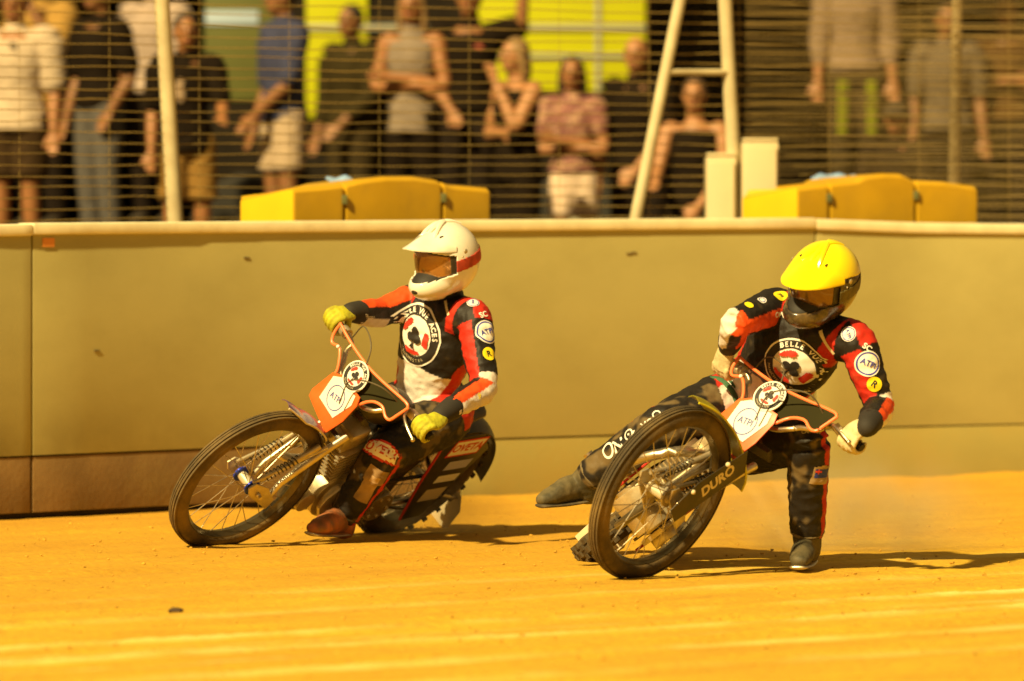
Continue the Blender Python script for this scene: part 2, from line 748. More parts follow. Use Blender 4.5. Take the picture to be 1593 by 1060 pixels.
# ------------------------------------------------------------------ safety wall
panel_mat = mat('wall_panel', (0.435, 0.39, 0.145), 0.66, var=0.07, vscale=1.3, bump=0.05, bscale=60,
                dirt=(0.33, 0.285, 0.09), dirt_amt=0.45, dscale=1.6, stretch=(1, 1, 1.6), low=((.215, .18, .05), .26, .52, -2.4, .1))
kick_brown = mat('wall_kickboard_brown', (0.225, 0.135, 0.042), 0.8, var=0.25, vscale=3, bump=0.2, bscale=40, dirt=(0.34, 0.24, 0.07), dirt_amt=0.6, dscale=2.2)
kick_grey = mat('wall_kickboard_grey', (0.39, 0.335, 0.10), 0.7, var=0.12, vscale=2, bump=0.1, bscale=40, dirt=(0.37, 0.25, 0.05), dirt_amt=0.6, dscale=2.0, low=((.215, .125, .036), .28, .9, -1.2, .15))
cap_mat = mat('wall_cap', (0.88, 0.82, 0.55), 0.5, var=0.06, vscale=2.5, dirt=(0.45, 0.33, 0.16), dirt_amt=0.35, dscale=7)
gap_mat = mat('wall_gap', (0.05, 0.038, 0.02), 0.9, var=.2)


def strip(px0, px1, z0, z1, front, back, n=10, ztop=False):
    """length of wall: front/back are offsets behind the wall line"""
    P = np.linspace(px0, px1, n + 1)
    V, Fc = [], []
    for p in P:
        zt = np.interp(p, WPX, WZ) + z1 if ztop else z1
        zb = np.interp(p, WPX, WZ) + z0 if (ztop and z0 < 0 and z0 > -0.2) else z0
        for b in (front, back):
            q = wall_pt(p, b)
            V += [(q[0], q[1], zb), (q[0], q[1], zt)]
    for i in range(n):
        a, b = i * 4, (i + 1) * 4
        for s, t in ((0, 1), (1, 3), (3, 2), (2, 0)):
            Fc.append((a + s, b + s, b + t, a + t))
    Fc.append((0, 2, 3, 1))
    Fc.append((n * 4, n * 4 + 1, n * 4 + 3, n * 4 + 2))
    return np.array(V), Fc


w0 = wall_pt(700)
wall = thing('safety_wall', tuple(w0), 'long olive grey panelled track wall with a cream capping rail', 'wall')


def wpart(name, m, *a, bevel=0.0, **k):
    return build(name, MB().add(*strip(*a, **k)), m, wall, tuple(w0), bevel=bevel)


for i, (a, b, dz) in enumerate(((-160, 48.5, -.004), (51.5, 1267, 0.0), (1270, 1800, -.004))):
    pn = wpart('wall_panel', panel_mat, a, b, 0.285, -0.046 + dz, 0.0, 0.10, ztop=True, bevel=0.002, n=14)
    wpart('capping_rail', cap_mat, a - (0 if i == 0 else 2.5), b + (1.2 if i < 2 else 0), -0.052 + dz, dz, -0.016, 0.118, ztop=True, bevel=0.012, n=14)
for a, b, m in ((-160, 48, kick_brown), (52, 716, kick_brown), (719, 1266, kick_grey), (1270, 1800, kick_grey)):
    wpart('kickboard', m, a, b, 0.03 if b < 720 else -0.05, 0.278, 0.004, 0.10, bevel=0.003)
wpart('backing_rail', gap_mat, -160, 1800, 0.0, 1.20, 0.05, 0.095, n=20)
# painted corner mark and small screw plates on the panels
mk = build('tape_mark', MB().add(*box(wall_pt(75, -0.003) + np.array([0, 0, 1.235]), (0.035, 0.0015, 0.02), wall_rot(75))),
           mat('orange_tape', (0.75, 0.30, 0.06), .6), wall, tuple(w0))
for px, z in ((383, 1.155), (150, .745), (978, 1.155), (985, 1.16), (640, .74), (1130, .70)):
    build('bolt_plate', MB().add(*box(wall_pt(px, -0.002) + np.array([0, 0, z]), (0.016, 0.003, 0.004), wall_rot(px))),
          mat('bolt_dark', (0.15, 0.115, 0.05), .6), wall, tuple(w0))

# ------------------------------------------------------------------ ground behind the wall
mb = MB()
xs_ = np.linspace(-60, 60, 41)
rows = [(33.0, None), (37.0, 0.55), (40, 0.65), (60, 0.70), (400, 0.9)]
pts = []
for x in xs_:
    yb = np.interp(x, wx, wy) + 0.25
    col_ = [(x, yb, 0.10), (x, yb + 2.2, 0.35), (x, yb + 6, 0.62), (x, 48 + yb * .1, 0.66), (x, 80, 0.75), (x, 500, 1.0)]
    pts.append(col_)
for c_ in pts:
    mb.v.extend(c_)
nr = len(pts[0])
for i in range(len(xs_) - 1):
    for j in range(nr - 1):
        a = i * nr + j
        mb.f.append((a, a + nr, a + nr + 1, a + 1))
tag(build('terrace', mb, mat('terrace_ground', (0.055, 0.038, 0.018), 0.95, spec=.1, var=.3, vscale=2, bump=.3, bscale=15)),
    'dark ground bank behind the wall where spectators stand', 'ground', kind='structure')

# ------------------------------------------------------------------ wire fence behind the wall
post_mat = mat('fence_post', (0.50, 0.43, 0.26), 0.6, metal=0.0, var=.12, vscale=5, dirt=(.3, .2, .09), dirt_amt=.4, dscale=9)
wire_mat = mat('fence_wire', (0.34, 0.24, 0.075), 0.5, metal=.2, var=.25, vscale=4)
FB = 1.35
f0 = wall_pt(265, FB)
fence = thing('wire_fence', (f0[0], f0[1], 0.1), 'tall wire mesh safety fence with a leaning galvanised post at left', 'fence')
forg = (f0[0], f0[1], 0.1)


def fence_at(px, back=FB):
    """the fence point that stands in line with this column of the photograph"""
    lo, hi = -600.0, 2600.0
    for _ in range(40):
        m_ = (lo + hi) / 2
        q = wall_pt(m_, back)
        if CX + F * q[0] / q[1] < px:
            lo = m_
        else:
            hi = m_
    return wall_pt(lo, back)


def px_on_fence(px, py, back=FB):
    q = fence_at(px, back)
    return at(px, py, q[1])


mb = MB()
P = [fence_at(p) for p in np.linspace(-120, 1790, 30)]
rgw = np.random.default_rng(5)
for k in range(50):
    z = 0.75 + k * 0.052
    wob = rgw.uniform(-.004, .004, len(P))
    ph = rgw.uniform(0, 6)
    pp = [q + np.array([0, 0, z + w_ + .005 * math.sin(i * .8 + ph)]) for i, (q, w_) in enumerate(zip(P, wob))]
    mb.add(*tube(pp, 0.0026, seg=5))
for p in np.arange(-110, 1780, 140):
    q = fence_at(p)
    mb.add(*tube([q + np.array([0, .004, .75]), q + np.array([0, .004, 3.35])], 0.0013, seg=4))
tag(build('wire_mesh', mb, wire_mat, fence, forg), kind='stuff')
# second, denser net further back at the right
mb = MB()
P = [fence_at(p, FB + .75) for p in np.linspace(1160, 1790, 14)]
for k in range(84):
    z = 0.75 + k * 0.030
    ph = rgw.uniform(0, 6)
    mb.add(*tube([q + np.array([0, 0, z + .004 * math.sin(i * .9 + ph)]) for i, q in enumerate(P)], 0.0036, seg=5))
tag(build('wire_mesh', mb, mat('fence_wire_far', (0.26, 0.185, 0.07), 0.6, var=.3, vscale=3), fence, forg), kind='stuff')
a, b = px_on_fence(248, -60), px_on_fence(274, 372)
build('post', MB().add(*tube([a, b], [0.037, 0.040], seg=14)), post_mat, fence, forg)
a, b = px_on_fence(1490, -60, 2.2), px_on_fence(1483, 350, 2.2)
build('post', MB().add(*tube([a, b], [0.03, 0.032], seg=14)), mat('post_far', (0.26, 0.19, 0.085), .7, var=.2), fence, forg)

q0 = px_on_fence(1080, 340)
fr_ = thing('trestle_post', (q0[0], q0[1], 0.3), 'splayed A shaped galvanised fence support with a cross bar', 'fence support')
oq = (q0[0], q0[1], 0.3)
for (x0, y0_), (x1, y1_), r in (((1078, -70), (988, 372), .030), ((1130, -70), (1153, 372), .036)):
    build('leg', MB().add(*tube([px_on_fence(x0, y0_) - np.array([.02, .05, 0]), px_on_fence(x1, y1_) - np.array([.02, .05, 0])], r, seg=14)), post_mat, fr_, oq)
build('cross_bar', MB().add(*tube([px_on_fence(1040, 113) - np.array([0, .05, 0]), px_on_fence(1142, 113) - np.array([0, .05, 0])], .017, seg=12)), post_mat, fr_, oq)

# ------------------------------------------------------------------ yellow padding behind the wall
pad_mat = mat('yellow_vinyl', (0.52, 0.30, 0.008), 0.42, var=.12, vscale=3, bump=.15, bscale=14, dirt=(.30, .19, .03), dirt_amt=.35, dscale=4)
strap_mat = mat('pad_seam', (0.10, 0.10, 0.02), .7, var=.2)


def crash_pad(profile, left_px, left_py, label, sx):
    dd = np.interp(profile[0][0], WPX, WD) + 0.55
    base = at(profile[0][0], 340, dd)
    base[2] = 0.35
    t = thing('crash_pad', tuple(base), label, 'crash pad', 'yellow pads behind the wall')
    # depth of each profile point follows the wall
    fr_pts = []
    for px, py in profile:
        fr_pts.append(at(px, py, np.interp(px, WPX, WD) + 0.55))
    lo = 0.35
    xs = [p[0] for p in profile]
    cuts = [profile[0][0], *sx, profile[-1][0]]
    bk = np.array([-TB, TA, 0]) * 0.42
    fine = np.linspace(profile[0][0], profile[-1][0], 61)
    top = np.array([np.interp(fine, xs, [p[k] for p in fr_pts]) for k in range(3)]).T
    for s in range(len(cuts) - 1):
        idx = [i for i, x in enumerate(fine) if cuts[s] - .1 <= x <= cuts[s + 1] + .1]
        mb_ = MB()
        n = len(idx)
        for i in idx:
            tp = top[i]
            mb_.v += [tuple(tp * (1, 1, 0) + (0, 0, lo)), tuple(tp - (0, 0, .02)), tuple(tp + bk * .06), tuple(tp + bk - (0, 0, .05 if s == 0 else .02)), tuple((tp + bk) * (1, 1, 0) + (0, 0, lo))]
        for i in range(n - 1):
            for j in range(5):
                k = (j + 1) % 5
                mb_.f.append((i * 5 + j, (i + 1) * 5 + j, (i + 1) * 5 + k, i * 5 + k))
        mb_.f.append((4, 3, 2, 1, 0))
        mb_.f.append(tuple((n - 1) * 5 + j for j in range(5)))
        build('padded_section', mb_, pad_mat, t, tuple(base), bevel=0.0025)
    # slanting end wedge
    c0 = top[0]
    L_ = at(left_px, left_py, c0[1] + .38)
    mb_ = MB()
    A = [c0 * (1, 1, 0) + (-.004, 0, lo), c0 + (-.004, 0, -.005), c0 + bk + (-.004, 0, -.06), (c0 + bk) * (1, 1, 0) + (-.004, 0, lo)]
    Lb = L_ + np.array([.03, .15, -.03])
    B = [L_ * (1, 1, 0) + (0, 0, lo), L_, Lb, Lb * (1, 1, 0) + (0, 0, lo)]
    mb_.v = [tuple(p) for p in A + B]
    mb_.f = [(0, 1, 5, 4), (1, 2, 6, 5), (2, 3, 7, 6), (3, 0, 4, 7), (0, 3, 2, 1), (4, 5, 6, 7)]
    build('end_wedge', mb_, mat('yellow_vinyl_clean', (0.70, 0.43, 0.008), 0.4, var=.08, vscale=3), t, tuple(base), bevel=0.006)
    for px in sx:
        p = np.array([np.interp(px, xs, [q[k] for q in fr_pts]) for k in range(3)])
        build('strap', MB().add(*box(p - (0, .006, .075), (.014, .006, .022))), strap_mat, t, tuple(base), bevel=.003)
    return t


crash_pad([(458, 293), (500, 290), (538, 286), (560, 280), (600, 275), (645, 275), (680, 280), (702, 288), (762, 293)], 378, 306,
          'yellow vinyl crash pad with a raised hump, behind the wall left of the white helmet', (536, 690))
crash_pad([(1242, 291), (1290, 285), (1335, 280), (1345, 274), (1375, 270), (1405, 271), (1425, 281), (1470, 283), (1520, 290)], 1167, 296,
          'yellow vinyl crash pad with a raised hump, behind the wall above the yellow helmet', (1290, 1425))
for px, py, dd, w_, lab in ((530, 282, 31.15, .05, 'small blue cloth lying on top of the left yellow pad'), (1297, 278, 33.1, .08, 'pale blue cloth lying on top of the right yellow pad')):
    P = at(px, py, dd)
    v, f = ellipsoid((0, 0, 0), (w_ * 1.5, .05, .018), seg=20, rings=10)
    v[:, 2] += .008 * np.sin(v[:, 0] * 70) + .006 * np.cos(v[:, 1] * 60)
    tag(build('cloth', MB().add(v + P, f), mat('blue_cloth', (.20, .32, .55), .9, var=.2, vscale=20), origin=tuple(P)), lab, 'cloth')

# ------------------------------------------------------------------ cream cabinet by the trestle
cream = mat('cream_plastic', (0.55, 0.46, 0.27), .55, var=.06, vscale=4)
for (x0, x1, y0_, d, lab) in ((1155, 1212, 221, 33.05, 'tall cream cabinet standing right of the A shaped fence support'), (1099, 1146, 244, 33.15, 'low cream cabinet half hidden behind the A shaped fence support')):
    a, b = at(x0, y0_, d), at(x1, y0_, d)
    z1 = a[2]
    c = (a + b) / 2
    z0 = .42
    t = thing('cabinet', (c[0], d, z0), lab, 'cabinet', 'cream cabinets by the fence support')
    hw = (b[0] - a[0]) / 2
    build('carcass', MB().add(*box((c[0], d + .2, (z0 + z1) / 2), (hw, .17, (z1 - z0) / 2))), cream, t, (c[0], d, z0), bevel=.012)
    build('door', MB().add(*box((c[0], d + .018, (z0 + z1) / 2), (hw - .012, .010, (z1 - z0) / 2 - .03))), cream, t, (c[0], d, z0), bevel=.005)
    build('lid', MB().add(*box((c[0], d + .19, z1 + .012), (hw - .004, .16, .008))), cream, t, (c[0], d, z0), bevel=.005)

# ------------------------------------------------------------------ parked lime truck, grey shed, hedge
TD = 46.8
lime = mat('lime_paint', (0.46, 0.47, 0.006), .35, var=.05, vscale=1.5, coat=.3)
dull = mat('olive_paint', (0.10, 0.105, 0.022), .5, var=.15, vscale=2)
darkm = mat('dark_chassis', (0.014, 0.010, 0.006), .8, var=.3, spec=.1)
greyrail = mat('grey_trim', (0.32, 0.31, 0.24), .5)
pale = mat('pale_blue_stripe', (0.36, 0.46, 0.60), .5)
a, b = at(318, 0, TD), at(1006, 0, TD)
tc_ = ((a[0] + b[0]) / 2, TD, 0.67)
truck = thing('service_truck', tc_, 'lime yellow box bodied truck parked behind the spectators', 'truck')


def tb(name, px0, px1, z0, z1, m, d0=TD, d1=TD + 2.2, bevel=.02, parent=truck, org=tc_):
    p0, p1 = (px0 - CX) / F * TD, (px1 - CX) / F * TD
    return build(name, MB().add(*box(((p0 + p1) / 2, (d0 + d1) / 2, (z0 + z1) / 2), ((p1 - p0) / 2, (d1 - d0) / 2, (z1 - z0) / 2))), m, parent, org, bevel=bevel)


body = tb('box_body', 442, 1006, 1.72, 3.75, darkm)
for k, (x0, x1, za, zb) in enumerate(((476, 572, 1.93, 3.6), (742, 1004, 2.12, 3.6))):
    tb('side_panel', x0, x1, za, zb, lime, TD - .03, TD - .004, .01)
tb('cab', 318, 438, 2.05, 3.3, dull)
tb('cab_skirt', 318, 438, 1.20, 2.04, darkm)
tb('chassis', 318, 1006, 1.12, 1.70, darkm, TD + .05)
tb('stripe', 320, 402, 2.60, 2.70, pale, TD - .012, TD - .002, .002)
for px0, px1, z0, z1 in ((445, 1004, 2.56, 2.60), (720, 1004, 2.36, 2.39)):
    tb('trim_rail', px0, px1, z0, z1, greyrail, TD - .05, TD - .032, .004)
for px in (640, 930):
    tb('shutter_post', px - 4, px + 4, 1.82, 3.6, greyrail, TD - .045, TD - .032, .004)
for px in (390, 560, 900):
    wv, wf = lathe_y([(.16, -.12), (.40, -.13), (.44, -.09), (.44, .09), (.40, .13), (.16, .12)], 28)
    w_ = build('wheel', MB().add(wv + np.array([(px - CX) / F * TD, TD + .1, 1.10]), wf), mat('truck_tyre', (.02, .017, .012), .85), truck, tc_)
    hv, hf = lathe_y([(.01, -.08), (.17, -.10), (.17, .02), (.01, .02)], 20)
    build('hub', MB().add(hv + np.array([(px - CX) / F * TD, TD + .02, 1.10]), hf), greyrail, w_, tc_)
shed_m = mat('shed_steel', (0.105, 0.098, 0.080), .6, var=.12, vscale=2, dirt=(.07, .05, .03), dirt_amt=.5)
SD = 51.0
sc_ = ((1130 - CX) / F * SD, SD, .67)
shed = thing('steel_shed', sc_, 'dark grey ribbed steel shed behind the A shaped fence support', 'shed')
wl, wr = (1009 - CX) / F * SD, (1262 - CX) / F * SD
build('wall', MB().add(*box(((wl + wr) / 2, SD + 1.1, 2.2), ((wr - wl) / 2, 1.1, 1.55))), shed_m, shed, sc_, bevel=.02)
for k in range(12):
    x = wl + (wr - wl) * (k + .5) / 12
    build('rib', MB().add(*box((x, SD - .022, 2.2), (.028, .02, 1.5))), shed_m, shed, sc_, bevel=.006)
build('roof', MB().add(*box(((wl + wr) / 2, SD + 1.0, 3.80), ((wr - wl) / 2 + .1, 1.3, .04))), shed_m, shed, sc_, bevel=.01)

# dark evergreen hedge far behind
rgh = np.random.default_rng(21)


def hedge(x0, x1, y, h, n, label, colr):
    org = ((x0 + x1) / 2, y, .7)
    t = thing('hedge', org, label, 'hedge')
    n_ = n
    P = np.stack([rgh.uniform(x0, x1, n_), y + rgh.uniform(-.5, .6, n_), rgh.uniform(.75, h, n_)], 1)
    P[:, 2] += .25 * np.sin(P[:, 0] * 2.3)
    mb_ = MB()
    for p in P:
        a_ = nrm(rgh.standard_normal(3))
        b_ = nrm(np.cross(a_, rgh.standard_normal(3)))
        s = rgh.uniform(.05, .12)
        o_ = len(mb_.v)
        mb_.v += [tuple(p - a_ * s), tuple(p + b_ * s * .5), tuple(p + a_ * s), tuple(p - b_ * s * .5)]
        mb_.f.append((o_, o_ + 1, o_ + 2, o_ + 3))
    tag(build('foliage', mb_, mat('leaf' + label[:6], colr, .7, var=.4, vscale=1.5), t, org, smooth=False), kind='stuff')
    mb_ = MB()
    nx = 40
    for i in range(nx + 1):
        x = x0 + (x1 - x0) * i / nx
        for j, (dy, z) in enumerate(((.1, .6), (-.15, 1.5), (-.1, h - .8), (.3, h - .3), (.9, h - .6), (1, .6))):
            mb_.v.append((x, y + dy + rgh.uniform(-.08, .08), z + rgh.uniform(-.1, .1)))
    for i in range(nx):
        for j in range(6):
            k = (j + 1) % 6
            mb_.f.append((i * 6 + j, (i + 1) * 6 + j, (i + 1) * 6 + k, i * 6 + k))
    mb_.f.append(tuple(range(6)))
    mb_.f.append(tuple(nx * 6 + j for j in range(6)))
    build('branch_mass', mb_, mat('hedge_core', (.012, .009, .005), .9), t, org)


shade_c = (0.0, 54.0, .7)  # unseen roof added above the view to shade what lies behind the spectators
stand = thing('shade_roof', shade_c, 'long flat unseen roof added to shade the area behind the spectators', 'roof')
build('shade_sheet', MB().add(*box((0, 55.0, 4.15), (14, 8.4, .05))), shed_m, stand, shade_c)
build('shade_sheet', MB().add(*box((7.3, 45.05, 4.16), (6.85, 1.48, .05))), shed_m, stand, shade_c)  # second added sheet, throws shade over the right-hand side
build('shade_fascia', MB().add(*box((0, 46.55, 4.10), (14, .04, .16))), shed_m, stand, shade_c)
for x in (-10, -6.5, 6.5, 10):
    build('column', MB().add(*tube([(x, 47.2, .6), (x, 47.2, 4.1)], .06, seg=12)), post_mat, stand, shade_c)  # columns added out of view, only to carry the shade roof
hedge(-7.5, 1.5, 61, 4.6, 9000, 'dark evergreen hedge far behind the spectators at left', (.028, .026, .010))
hedge(1.6, 8.0, 60, 4.6, 7000, 'brown leaved hedge far behind the dense net at right', (.11, .070, .020))  # leaf brown lightened to stand in for haze of the net
# ------------------------------------------------------------------ speedway motorcycles
RF, RR, RAKE = 0.36, 0.335, math.radians(24)
FA, RA = np.array([0.70, 0, RF]), np.array([-0.62, 0, RR])
S0 = np.array([-math.sin(RAKE), 0, math.cos(RAKE)])
Q0 = np.array([math.cos(RAKE), 0, math.sin(RAKE)])
steel = mat('bright_steel', (0.62, 0.55, 0.42), .38, metal=1.0, var=.15, vscale=20, dirt=DUST, dirt_amt=.55, dscale=9)
alloy = mat('dusty_alloy', (0.58, 0.51, 0.36), .42, metal=.7, var=.2, vscale=15, dirt=DUST, dirt_amt=.8, dscale=11)
tyre_m = mat('dusty_tyre', (0.055, 0.038, 0.016), .85, var=.3, vscale=8, bump=.3, bscale=90, dirt=(0.22, 0.14, 0.04), dirt_amt=.95, dscale=3.5)
rim_m = mat('rim_metal', (0.10, 0.085, 0.05), .3, metal=.8, var=.2, vscale=9, dirt=DUST, dirt_amt=.3, dscale=8)
orange = mat('orange_tube', (0.82, 0.19, 0.06), .4, var=.06, vscale=8)
orange_p = mat('orange_plastic', (0.80, 0.115, 0.015), .4, var=.06, vscale=6, dirt=(.45, .2, .06), dirt_amt=.3, dscale=12)
white_p = mat('white_plastic', (0.80, 0.78, 0.72), .4, var=.03, vscale=10)
black_p = mat('black_plastic', (0.022, 0.018, 0.011), .45, var=.25, vscale=12, dirt=(.14, .09, .035), dirt_amt=.4, dscale=10)
rubber = mat('black_rubber', (0.016, 0.013, 0.010), .7, var=.2)
blue_an = mat('blue_anodised', (0.03, 0.06, 0.55), .3, metal=.5)
blue_ink = mat('blue_ink', (0.035, 0.045, 0.34), .6)
red_ink = mat('red_ink', (0.55, 0.03, 0.015), .6)
black_ink = mat('black_ink', (0.014, 0.011, 0.009), .6)
white_ink = mat('white_ink', (0.80, 0.76, 0.70), .6)
cream_ink = mat('cream_ink', (0.62, 0.52, 0.33), .6)
yellow_ink = mat('yellow_ink', (0.80, 0.62, 0.01), .6)
gold = mat('gold_strut', (0.70, 0.36, 0.05), .35, metal=.6)


def flat_decal(name, parent, fn, layers, base=0.0012, step=0.0008):
    """printed emblem: fn(x, y, height) places it; layers of (verts2d, faces, material, part name)"""
    first = None
    for i, (v, f, m, nm) in enumerate(layers):
        mb_ = MB().add([fn(x, y, base + step * i) for x, y in v], f)
        o = build(nm, mb_, m, parent if first is None else first, smooth=False)
        if first is None:
            first = o
    return first


def club_badge_layers(R, text_size=None, spread=math.radians(165), amid=math.radians(88)):
    """round club emblem: white rim, black band with lettering, white field with red rays and a black club"""
    ts = text_size or R * .23
    layers = [(*disc2d(R, 48, 10), white_ink, 'badge'),
              (*disc2d(R * .94, 48, 4, r0=R * .66), black_ink, 'badge_band'),
              (*arc_text('BELLE VUE ACES', R * .80, ts, amid, spread), white_ink, 'lettering'),
              (*arc_text('MANCHESTER', R * .80, ts * .62, math.radians(-92), -math.radians(85), .0, True), cream_ink, 'lettering')]
    ri = R * .60

    rays = (lambda x, y, a: -22 < (a + 180) % 360 - 180 < 32 and x > ri * .62,
            lambda x, y, a: 118 < a < 178 and x * -.8 + y * .6 > ri * .66,
            lambda x, y, a: 235 < a < 305 and y < -ri * .66)
    for ry in rays:
        layers.append((*poly_grid(lambda x, y: math.hypot(x, y) < ri and ry(x, y, math.degrees(math.atan2(y, x)) % 360), 2 * R, 2 * R, R / 24), red_ink, 'red_ray'))
    v, f = club2d(R * .36)
    layers.append((v, f, black_ink, 'club_emblem'))
    return layers


def atpi_layers(R, txt='ATPI'):
    return [(*disc2d(R, 36, 6), white_ink, 'badge'), (*disc2d(R * .90, 36, 2, r0=R * .78), blue_ink, 'badge_ring'),
            (*text2d(txt, R * .62, .02), blue_ink, 'lettering')]


def make_wheel(parent, name, R_outer, w, Rm, T, hub_col, nsp, knobs=False):
    """rim with tyre, hub and spokes; axle along local Y, then placed by Rm, T"""
    def put(v): return v @ Rm.T + T
    rr = R_outer - w * .92
    prof = []
    for k in range(18):
        a = 2 * math.pi * k / 18
        prof.append((R_outer - w * .52 + w * .52 * math.cos(a), w * .5 * math.sin(a) * (1 - .18 * math.cos(a))))
    v, f = lathe_y([(rr + .010, -w * .36), (rr - .004, -w * .33), (rr - .012, -w * .12), (rr - .018, 0), (rr - .012, w * .12), (rr - .004, w * .33), (rr + .010, w * .36), (rr + .004, 0)], 72)
    rim = build(name, MB().add(put(v), f), rim_m, parent)
    v, f = lathe_y(prof, 96)
    build('tyre', MB().add(put(v), f), tyre_m, rim)
    if knobs:
        mb_ = MB()
        for k in range(56):
            th = 2 * math.pi * k / 56
            R2 = np.array([[math.cos(th), 0, -math.sin(th)], [0, 1, 0], [math.sin(th), 0, math.cos(th)]])
            for y in ((-.036, 0, .036) if k % 2 else (-.020, .020)):
                vv, ff = box((R_outer - abs(y) * .22, y, 0), (.007, .011, .011))
                mb_.add(put(vv @ R2.T), ff)
        tag(build('tread', mb_, tyre_m, rim, bevel=0), kind='stuff')
    else:
        mb_ = MB()
        for y in (-.020, -.007, .007, .020):
            ro = R_outer - (abs(y) / .035) ** 2 * .010
            vv, ff = lathe_y([(ro - .004, y - .0045), (ro + .003, y - .0035), (ro + .003, y + .0035), (ro - .004, y + .0045)], 96)
            mb_.add(put(vv), ff)
        build('tread', mb_, tyre_m, rim)
    v, f = lathe_y([(.010, -.055), (.021, -.05), (.021, .05), (.010, .055)], 24)
    hub = build('hub', MB().add(put(v), f), mat('cream_hub', (.62, .54, .38), .35, metal=.4), rim)
    for y in (-.043, .043):
        v, f = lathe_y([(.012, y - .006), (.037, y - .004), (.037, y + .004), (.012, y + .006)], 24)
        build('hub_flange', MB().add(put(v), f), hub_col, rim)
    sp = None
    for k in range(nsp):
        th = 2 * math.pi * k / nsp
        side = 1 if k % 2 else -1
        off = .62 * (1 if (k // 2) % 2 else -1)
        a0 = np.array([.034 * math.cos(th + off), side * .043, .034 * math.sin(th + off)])
        a1 = np.array([(rr - .012) * math.cos(th), 0, (rr - .012) * math.sin(th)])
        v, f = tube([a0, a1], .0019, seg=5)
        build('spoke', MB().add(put(v), f), steel, rim)
    return rim


